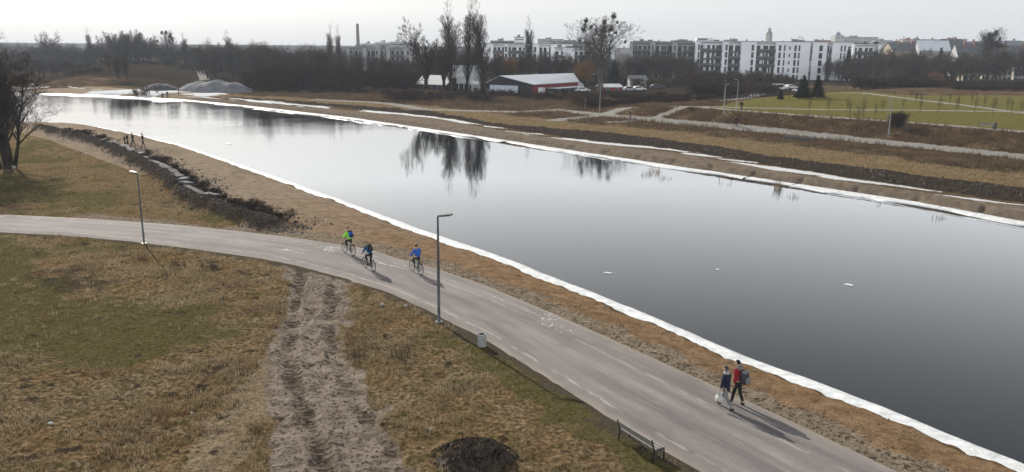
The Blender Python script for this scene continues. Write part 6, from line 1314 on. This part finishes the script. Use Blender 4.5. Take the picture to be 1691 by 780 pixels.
for k, lb in (('b1', 'leftmost dark figure of the group on the far beach'), ('b2', 'second dark figure on the far beach, close to the leftmost'), ('b3', 'third dark figure on the far beach, below the dark gravel heap'), ('b4', 'fourth dark figure on the far beach, below the dark gravel heap'), ('b5', 'dark figure on the far beach left of a matching one, nearest the water'), ('b6', 'dark figure on the far beach at the right of the nearest pair'), ('b7', 'lone thin figure on the far beach below the big gravel heap')): stroller(k, lb, BLACK, group='people on the far beach', sc=1.1, stride=.3)
stroller('p1', 'dark person walking across the corner of the park lawn', BLACK); stroller('p2', 'left person of the pair walking the diagonal park path', DKGREY, group='pair on the diagonal park path'); stroller('p3', 'right person of the pair walking the diagonal park path', BLACK, group='pair on the diagonal park path')
stroller('p4', 'left person of the dark pair by the park fence', BLACK, group='dark pair by the park fence'); stroller('p5', 'right person of the dark pair by the park fence', DKGREY, group='dark pair by the park fence'); stroller('p6', 'dark figure standing on the gravel path at its bend', BLACK)
# ---------------------------------------------------------------- bicycles and riders
RIM = mat('rim_metal', (.32, .32, .33), .35, metal=.8); FRAMES = [mat('frame_silver', (.40, .41, .42), .35, metal=.3), mat('frame_black', (.02, .02, .022), .4), mat('frame_grey', (.25, .26, .27), .35, metal=.3)]
def bicycle(rear, front, fm, label, rack=True, z=.05, heading_=None):
    dx, dy = front[0] - rear[0], front[1] - rear[1]; rz = math.atan2(dy, dx) - PI / 2; cx, cy = (rear[0] + front[0]) / 2, (rear[1] + front[1]) / 2
    r = empty('bicycle', (cx, cy, z), rz, label, 'bicycle', 'bicycles of the three riders'); R = .345; yr, yf = -.53, .54
    for yy in (yr, yf):
        w = MB(); w.tube([(0, yy + R * .955 * math.cos(t * PI / 14), R + R * .955 * math.sin(t * PI / 14)) for t in range(28)], .021, 7, closed=True); wheel = w.build('wheel', TYRE, r, True)
        w = MB(); w.tube([(0, yy + R * .90 * math.cos(t * PI / 14), R + R * .90 * math.sin(t * PI / 14)) for t in range(28)], .011, 6, closed=True); w.build('rim', RIM, wheel, True)
        w = MB()
        for t in range(16): a = t * PI / 8; w.tube([((-1) ** t * .025, yy, R), (0, yy + R * .89 * math.cos(a), R + R * .89 * math.sin(a))], .0035, 3, cap=False)
        w.build('spokes', RIM, wheel); w = MB(); w.tube([(-.05, yy, R), (.05, yy, R)], .022, 8); w.build('hub', RIM, wheel)
        w = MB(); w.tube([(0, yy + (R + .035) * math.cos(t * PI / 12), R + (R + .035) * math.sin(t * PI / 12)) for t in range(2 if yy < 0 else 4, 12)], .016, 5); w.build('mudguard', IRON, r)
    bb = V3(0, -.06, .29); st = V3(0, -.22, .86); ht = V3(0, .36, .86); hb = V3(0, .40, .70); ra = V3(0, yr, R); fa = V3(0, yf, R)
    m = MB()
    for a, b, q in ((bb, st, .018), (st + V3(0, .02, -.08), ht, .017), (bb, hb, .020), (ht, hb, .020)): m.tube([a, b], q, 8)
    for sx in (-.045, .045): m.tube([bb + V3(sx * .6, 0, 0), ra + V3(sx, 0, 0)], .010, 6); m.tube([st + V3(sx * .4, 0, -.06), ra + V3(sx, 0, 0)], .009, 6)
    m.build('frame', fm, r, True); m = MB()
    for sx in (-.05, .05): m.tube([hb + V3(sx * .6, 0, 0), hb + V3(sx, .03, -.1), fa + V3(sx, 0, 0)], .012, 6)
    m.build('fork', fm, r, True); m = MB(); m.tube([ht, ht + V3(0, .0, .10), ht + V3(0, .06, .16)], .014, 6); m.tube([(-.31, .30, 1.03), (-.2, .37, 1.03), (0, .42, 1.02), (.2, .37, 1.03), (.31, .30, 1.03)], .012, 7); hbz = m.build('handlebar', IRON, r, True)
    for sx in (-1, 1): m = MB(); m.tube([(sx * .22, .36, 1.03), (sx * .31, .30, 1.03)], .017, 7); m.build('grip', BLACK, hbz)
    m = MB(); m.tube([st, st + V3(0, -.02, .09)], .014, 6); m.build('seat_post', RIM, r); m = MB(); m.ball((0, 0, 0), 1, 10, 7); m.v = [(v[0] * (.075 if v[1] < 0 else .03 + .045 * max(0, 1 - v[1] * 2)), v[1] * .14 - .25, v[2] * .03 + .965) for v in m.v]; m.build('saddle', BLACK, r, True)
    m = MB(); m.tube([(.05, -.06, .29), (.062, -.06, .29)], .09, 18); m.tube([(-.07, -.06, .29), (.09, -.06, .29)], .014, 6); m.build('chainring', IRON, r)
    for sx, dz in ((1, -1), (-1, 1)): m = MB(); m.tube([(sx * .085, -.06, .29), (sx * .095, -.06 + .03 * dz, .29 + dz * .165)], .011, 6); m.box((sx * .14, -.06 + .03 * dz, .29 + dz * .165), (.09, .09, .022)); m.build('pedal_crank', IRON, r)
    m = MB(); m.tube([(.057, -.06, .375), (.057, yr, R + .035)], .006, 4); m.tube([(.057, -.06, .205), (.057, yr, R - .035)], .006, 4); m.build('chain', IRON, r)
    if rack:
        m = MB(); 
        for sx in (-.06, .06): m.tube([(sx, -.25, .76), (sx, -.74, .76)], .007, 5); m.tube([(sx, -.68, .76), (sx, yr, R)], .006, 5)
        for k in range(4): m.tube([(-.06, -.34 - k * .12, .76), (.06, -.34 - k * .12, .76)], .006, 5)
        m.build('rear_rack', IRON, r); m = MB(); m.box((0, -.76, .72), (.07, .02, .05)); m.build('rear_light', mat('rear_reflector', (.30, .015, .012), .3), r)
    return r
def rider(bike, wear, label, lean=.30, turn=0.0):
    J = {'pel': V3(0, -.24, 1.06), 'turn': turn}; ax = V3(0, math.sin(lean), math.cos(lean)); J['ches'] = J['pel'] + ax * .38; J['nk'] = J['pel'] + ax * .53 + V3(0, .01, 0); J['hb'] = J['nk'] + V3(0, .03, .05); J['head'] = J['hb'] + V3(0, .04, .10)
    for s, sg, dz in (('L', -1, 1), ('R', 1, -1)):
        J['sh' + s] = J['pel'] + ax * .455 + V3(sg * .175, 0, 0); h = V3(sg * .265, .26, 1.075); mid = (J['sh' + s] + h) / 2; J['el' + s] = mid + V3(sg * .07, -.03, -.08); J['wr' + s] = h
        J['hi' + s] = J['pel'] + V3(sg * .09, .02, -.05); pd = V3(sg * .135, -.06 + .03 * dz, .29 + dz * .165); J['an' + s] = pd + V3(-sg * .01, -.06, .10); a, b = J['hi' + s], J['an' + s]; d = (b - a).length; t = .43; L = min(d / 2, t * .995); nrm = (b - a).normalized().cross(V3(1, 0, 0)).normalized()
        if nrm.y < 0: nrm = -nrm
        J['kn' + s] = (a + b) / 2 + nrm * math.sqrt(max(t * t - L * L, .0004)); J['to' + s] = pd + V3(0, .07, .05)
    p = person_at(bike.location, bike.rotation_euler.z, J, wear, label, 'three cyclists on the near path'); return p, J
hdg = lambda k: (P[k + 'r'], P[k + 'f'])
def spread(k, L=1.07):
    (ax, ay), (bx, by) = hdg(k); cx, cy = (ax + bx) / 2, (ay + by) / 2; d = math.hypot(bx - ax, by - ay); return (cx - (bx - ax) / d * L / 2, cy - (by - ay) / d * L / 2), (cx + (bx - ax) / d * L / 2, cy + (by - ay) / d * L / 2)
b1 = bicycle(*spread('c1'), FRAMES[0], 'silver bicycle under the rider in lime green'); p1_, J1 = rider(b1, dict(jacket=HIVIS, trousers=BLACK, helmet=BLACK, bulk=1.08), 'cyclist in a lime green jacket and black helmet with a blue bag', .38); backpack(p1_, J1, BLUE, NAVY, 'blue backpack on the back of the lime green cyclist', .42, .30, .20)
b2 = bicycle(*spread('c2'), FRAMES[1], 'black bicycle under the rider crouched forward', rack=False); p2_, J2 = rider(b2, dict(jacket=BLUE2, trousers=BLACK, helmet=BLACK, bulk=1.06), 'cyclist in a dark blue jacket crouched over the bars with a black bag', .72); backpack(p2_, J2, BLACK, DKGREY, 'black backpack on the back of the crouched cyclist', .42, .30, .18)
b3 = bicycle(*spread('c3'), FRAMES[2], 'grey bicycle with a rear rack under the rider in bright blue'); p3_, J3 = rider(b3, dict(jacket=BLUE, trousers=BLACK, helmet=GREYC, hair=HAIRD, bulk=1.12), 'cyclist in a bright blue jacket and pale helmet riding last', .22)
x, y = P['cyc4']; a = heading(0, 50); b4 = bicycle((x + .45, y - .25), (x - .5, y + .35), FRAMES[1], 'dark bicycle of the lone far rider below the embankment', z=ground_z(x, y)); b4['group'] = 'bicycle far off'; p4_, J4 = rider(b4, dict(jacket=BLACK, trousers=BLACK, helmet=PINK, bulk=1.25), 'lone dark cyclist with a dull red hood on the far gravel path', .5); p4_['group'] = 'far rider'
# small wooden jetty rail beside the far path
x, y = at_px(1316, 121.5); r = empty('drain_headwall', (x, y, ground_z(x, y)), -.75, 'small pale concrete drain headwall with a rail beside the far path', 'headwall'); m = MB(); xbox(m, -2.2, 2.2, -.2, .2, -.6, .5); m.build('concrete_wall', SLABM, r)
for k in range(4): m = MB(); m.tube([(-1.9 + k * 1.27, 0, .5), (-1.9 + k * 1.27, 0, 1.25)], .03, 6); m.build('rail_post', POLEL, r)
m = MB(); m.tube([(-1.95, 0, 1.25), (1.95, 0, 1.25)], .03, 6); m.build('rail', POLEL, r)
# stones and litter
for px, py, s_, lb, m_ in ((20, 279, .45, 'pale boulder at the foot of the left multi-stemmed tree', STONE), (84, 700, .10, 'white scrap of litter on the grass at the lower left', WHITEC), (317, 683, .07, 'white scrap of litter left of the mud track', WHITEC), (631, 505, .14, 'pale stone in the grass below the cyclists', STONE), (712, 711, .08, 'small white litter right of the mud track', WHITEC), (670, 508, .11, 'second pale stone in the grass below the cyclists', STONE)):
    d = cam.matrix_world.to_3x3() @ Vector(((px - 845.5) / 1340, -(py - 390) / 1340, -1)); t = -EYE / d.z; x, y = d.x * t, d.y * t
    q = MB(); sd = rnd.uniform(0, 9); q.ball((0, 0, 0), (s_, s_ * .7, s_ * .6), 10, 7, lambda v: .8 + .4 * float(vnoise(np.array([v[0] * 1.7 + sd]), np.array([v[1] * 1.7 + v[2]]), 5)[0])); o = q.build('stone' if m_ is not WHITEC else 'litter', m_); o.location = (x, y, ground_z(x, y) + s_ * .3); o.rotation_euler.z = sd; tag(o, lb, 'stone' if m_ is not WHITEC else 'litter')

# ---------------------------------------------------------------- grass and clods that nobody could count
GR = np.random.default_rng(7)
def blades(name, x, y, z, h, w, m, nb, lean=.55, label=None, clump=.10):
    """nb thin blades round every site"""
    N = len(x); k = nb; bx = np.repeat(x, k) + GR.normal(0, clump, N * k); by = np.repeat(y, k) + GR.normal(0, clump, N * k); bz = np.repeat(z, k) - .03
    hh = np.repeat(h, k) * GR.uniform(.5, 1.15, N * k); ww = np.repeat(w, k) * GR.uniform(.6, 1.3, N * k); a = GR.uniform(0, 2 * np.pi, N * k); l = GR.uniform(.1, 1.0, N * k) * lean
    dx, dy = np.cos(a), np.sin(a); V = np.empty((N * k, 3, 3), np.float32); V[:, 0] = np.stack([bx - dy * ww, by + dx * ww, bz], 1); V[:, 1] = np.stack([bx + dy * ww, by - dx * ww, bz], 1)
    V[:, 2] = np.stack([bx + dx * l * hh, by + dy * l * hh, bz + hh * np.sqrt(np.maximum(.05, 1 - l * l * .6))], 1)
    me = array_mesh(name, V.reshape(-1, 3), np.arange(N * k * 3, dtype=np.int32).reshape(-1, 3)); o = link(name, me, None, m); return tag(o, label, name.replace('_', ' '), kind='stuff')
def grass_mat(name, *cols):
    T = NT(name); n1 = T.noise(.35, 4); n2 = T.noise(14, 2); c = T.ramp(T.mix(.6, n1, n2), *[(.32 + .36 * i / (len(cols) - 1), c) for i, c in enumerate(cols)]); T.val(T.b.inputs['Base Color'], c); T.b.inputs['Roughness'].default_value = .9; T.b.inputs['Specular IOR Level'].default_value = .1
    tr = T.t.nodes.new('ShaderNodeBsdfTranslucent'); mx = T.t.nodes.new('ShaderNodeMixShader'); mx.inputs[0].default_value = .3; T.t.links.new(c, tr.inputs['Color']); T.t.links.new(T.b.outputs[0], mx.inputs[1]); T.t.links.new(tr.outputs[0], mx.inputs[2]); T.t.links.new(mx.outputs[0], T.t.nodes['Material Output'].inputs['Surface']); return T.m
G_STRAW = grass_mat('straw_blades', (.115, .083, .047), (.290, .222, .130), (.475, .390, .260)); G_GREEN = grass_mat('green_blades', (.055, .052, .018), (.120, .106, .040), (.215, .182, .085)); G_BROWN = grass_mat('brown_stalks', (.060, .042, .028), (.125, .088, .056), (.200, .148, .095))
def sites(n, sampler, cond):
    x, y = sampler(n); z, m = terrain(x, y, True, True); k = cond(x, y, m) > GR.uniform(0, 1, len(x)); return x[k], y[k], z[k], {a: b[k] for a, b in m.items()}
def near_box(n): return GR.uniform(-48, 16, n), GR.uniform(19, 66, n)
in_view = lambda x, y: (np.abs(x) < y * .70 + 2)
tuft = lambda x, y: sstep(.38, .60, fbm(x * .55, y * .55, 3, 201))
def c1(x, y, m):
    s, n = to_sn(x, y); pl, pr = path_mid(s); off = (n < pl - .35)
    return in_view(x, y) * off * np.clip(1 - m['green'] - m['mud'] * 1.3 - m['soil'] - m['sand'] - m['verge'] * .7 - m['pale'] * .8, 0, 1) * (.12 + .88 * tuft(x, y)) * np.clip(40 / np.hypot(x, y), .35, 1)
x, y, z, m = sites(90000, near_box, c1); d = np.hypot(x, y); blades('dry_grass', x, y, z, .09 + .19 * tuft(x, y), .007 + d * .00018, G_STRAW, 7, .98, 'matted straw coloured winter grass left of the near path')
def c2(x, y, m):
    s, n = to_sn(x, y); pl, pr = path_mid(s); off = (n < pl - .2); return in_view(x, y) * off * np.clip(m['green'] - m['mud'] - m['soil'], 0, 1) * .8
x, y, z, m = sites(80000, near_box, c2); d = np.hypot(x, y); blades('green_grass', x, y, z, .07 + 0 * x, .006 + d * .00016, G_GREEN, 6, .9, 'short olive green grass patches left of the near path')
def c2b(x, y, m): s, n = to_sn(x, y); return in_view(x, y) * ((s > 62) & (n < 34)) * (m['sand'] < .3) * (1 - m['soil']) * (m['verge'] < .3) * (d_path_ok(x, y)) * (.2 + .8 * tuft(x, y))
def d_path_ok(x, y): s, n = to_sn(x, y); return np.where(s < 74, ((n < path_mid(s)[0] - .4) | (n > path_mid(s)[1] + .4)), True) & ~((y < 68.5) & (y > 57.5) & (x < -36))
x, y, z, m = sites(40000, lambda n: (GR.uniform(-75, -18, n), GR.uniform(58, 130, n)), c2b); blades('meadow_grass', x, y, z, .18 + 0 * x, .016 + 0 * x, G_STRAW, 5, .9, 'pale tufted meadow grass between the near path and the soil bank')
T_PALE = grass_mat('pale_tussock_blades', (.190, .140, .085), (.360, .285, .185), (.520, .430, .300)); T_RUST = grass_mat('rust_tussock_blades', (.100, .058, .030), (.215, .128, .066), (.340, .225, .125))
for nm, seed, mt_, hh_, lb in (('pale_tussock_grass', 401, T_PALE, .26, 'pale bleached grass tussocks left of the near path'), ('rust_tussock_grass', 407, T_RUST, .30, 'rusty brown grass tussocks left of the near path')):
    x, y, z, m = sites(16000, near_box, lambda x, y, m, seed=seed: c1(x, y, m) * sstep(.50, .66, fbm(x * .33, y * .33, 3, seed)) * .55); blades(nm, x, y, z, hh_ * GR.uniform(.5, 1.2, len(x)), .010 + np.hypot(x, y) * .00016, mt_, 26, 1.0, lb, .13)
def far_sampler(n): s = GR.uniform(5, 215, n); b = GR.uniform(92, 150, n); q = from_sn(s, b); return q[0], q[1]
def c3(x, y, m):
    s, n = to_sn(x, y); B = far_bounds(s); k = (n > B[4]) & (n < B[5] + 2); return k * in_view(x, y) * (1 - m['gpath']) * (.3 + .7 * tuft(x * .5, y * .5))
x, y, z, m = sites(60000, far_sampler, c3); blades('bank_grass', x, y, z, .30 + 0 * x, .03 + 0 * x, G_STRAW, 5, .8, 'golden dry grass strip along the far bank')
def c4(x, y, m):
    s, n = to_sn(x, y); B = far_bounds(s); k = (n > B[5] - 1) & (m['brush'] > .3); return k * in_view(x, y) * (1 - m['gpath']) * (1 - m['park']) * (.35 + .65 * tuft(x * .4, y * .4))
x, y, z, m = sites(70000, far_sampler, c4); blades('brown_weeds', x, y, z, .50 + .35 * tuft(x * .3, y * .3), .035 + 0 * x, G_BROWN, 5, .6, 'brown dead weeds on the far bank and embankment')
def clods(name, x, y, z, r, m, label):
    t = np.array([[1, 0, -.3], [-.5, .87, -.3], [-.5, -.87, -.3], [0.1, .1, .8]]); f = np.array([[0, 2, 1], [0, 1, 3], [1, 2, 3], [2, 0, 3]]); N = len(x); a = GR.uniform(0, 6.28, N); sc = GR.uniform(.6, 1.4, (N, 4, 3))
    V = t[None] * sc * r[:, None, None]; X = V[..., 0] * np.cos(a)[:, None] - V[..., 1] * np.sin(a)[:, None]; Y = V[..., 0] * np.sin(a)[:, None] + V[..., 1] * np.cos(a)[:, None]
    W_ = np.stack([X + x[:, None], Y + y[:, None], V[..., 2] + z[:, None]], -1).reshape(-1, 3); F = (f[None] + 4 * np.arange(N)[:, None, None]).reshape(-1, 3); o = link(name, array_mesh(name, W_, F), None, m); return tag(o, label, name.replace('_', ' '), kind='stuff')
x, y, z, m = sites(60000, lambda n: from_sn(GR.uniform(8, 205, n), GR.uniform(88, 113, n)), lambda x, y, m: (m['soil'] > .5) * in_view(x, y) * .9); clods('soil_clods', x, y, z + .01, GR.uniform(.03, .09, len(x)) * (1 + 2.2 * (GR.uniform(0, 1, len(x)) > .9)), mat('field_lump', (.036, .029, .024), .95, scale=2, col2=(.130, .105, .086)), 'dark clods of the ploughed soil strip on the far bank')
x, y, z, m = sites(60000, near_box, lambda x, y, m: in_view(x, y) * np.clip(m['mud'] * .20 + m['soil'] * .5 + m['verge'] * .4 + m['sand'] * .05, 0, 1)); clods('mud_lumps', x, y, z, GR.uniform(.015, .06, len(x)) * np.where(m['verge'] > .4, .6, 1.2), mat('mud_lump', (.045, .034, .026), .95, scale=6, col2=(.15, .115, .085)), 'lumps of mud and gravel along the track and path edge')
x, y, z, m = sites(40000, lambda n: (GR.uniform(-75, -15, n), GR.uniform(56, 132, n)), lambda x, y, m: in_view(x, y) * np.clip(m['soil'], 0, 1) * .35); clods('bank_clods', x, y, z, GR.uniform(.05, .18, len(x)), mat('bank_lump', (.020, .016, .013), .95, scale=2, col2=(.105, .085, .068)), 'dark clods on the soil bank behind the near meadow')
x, y, z, m = sites(42000, lambda n: (GR.uniform(-72, -14, n), GR.uniform(56, 130, n)), lambda x, y, m: in_view(x, y) * (1 - sstep(1.4, 3.6, line_dist(RIDGE, x - 1.1, y - .9) + 2.2 * (fbm(x * .5, y * .5, 2, 501) - .5))) * (m['verge'] < .2) * .55 * d_path_ok(x, y)); clods('rubble', x, y, z, GR.uniform(.04, .20, len(x)), mat('rubble_grey', (.040, .038, .037), .95, scale=1.5, col2=(.150, .140, .130)), 'grey brown rubble strewn along the soil bank')
xh, yh = P['heap']; q = GR.normal(0, .62, (900, 2)); hh = .62 * np.clip(1 - (q[:, 0] / 1.5) ** 2 - (q[:, 1] / 1.05) ** 2, 0, 1) ** .8; kk = hh > 0.02
clods('heap_clods', xh + q[kk, 0], yh + .35 + q[kk, 1], ground_z(xh, yh) + hh[kk] - .05, GR.uniform(.03, .11, kk.sum()), SOILM, 'loose clods on the foreground soil heap')
# ---------------------------------------------------------------- air
m = bpy.data.materials.new('pale_haze'); m.use_nodes = True; t = m.node_tree; t.nodes.clear(); pv = t.nodes.new('ShaderNodeVolumePrincipled'); pv.inputs['Color'].default_value = (.72, .80, .92, 1); pv.inputs['Density'].default_value = HAZE; pv.inputs['Anisotropy'].default_value = .1
t.links.new(pv.outputs[0], t.nodes.new('ShaderNodeOutputMaterial').inputs['Volume'])
hb_ = MB(); hb_.box((0, 600, 27), (3400, 3000, 66)); o = hb_.build('haze', m); tag(o, kind='stuff', label='thin pale winter haze over the river plain', cat='haze')
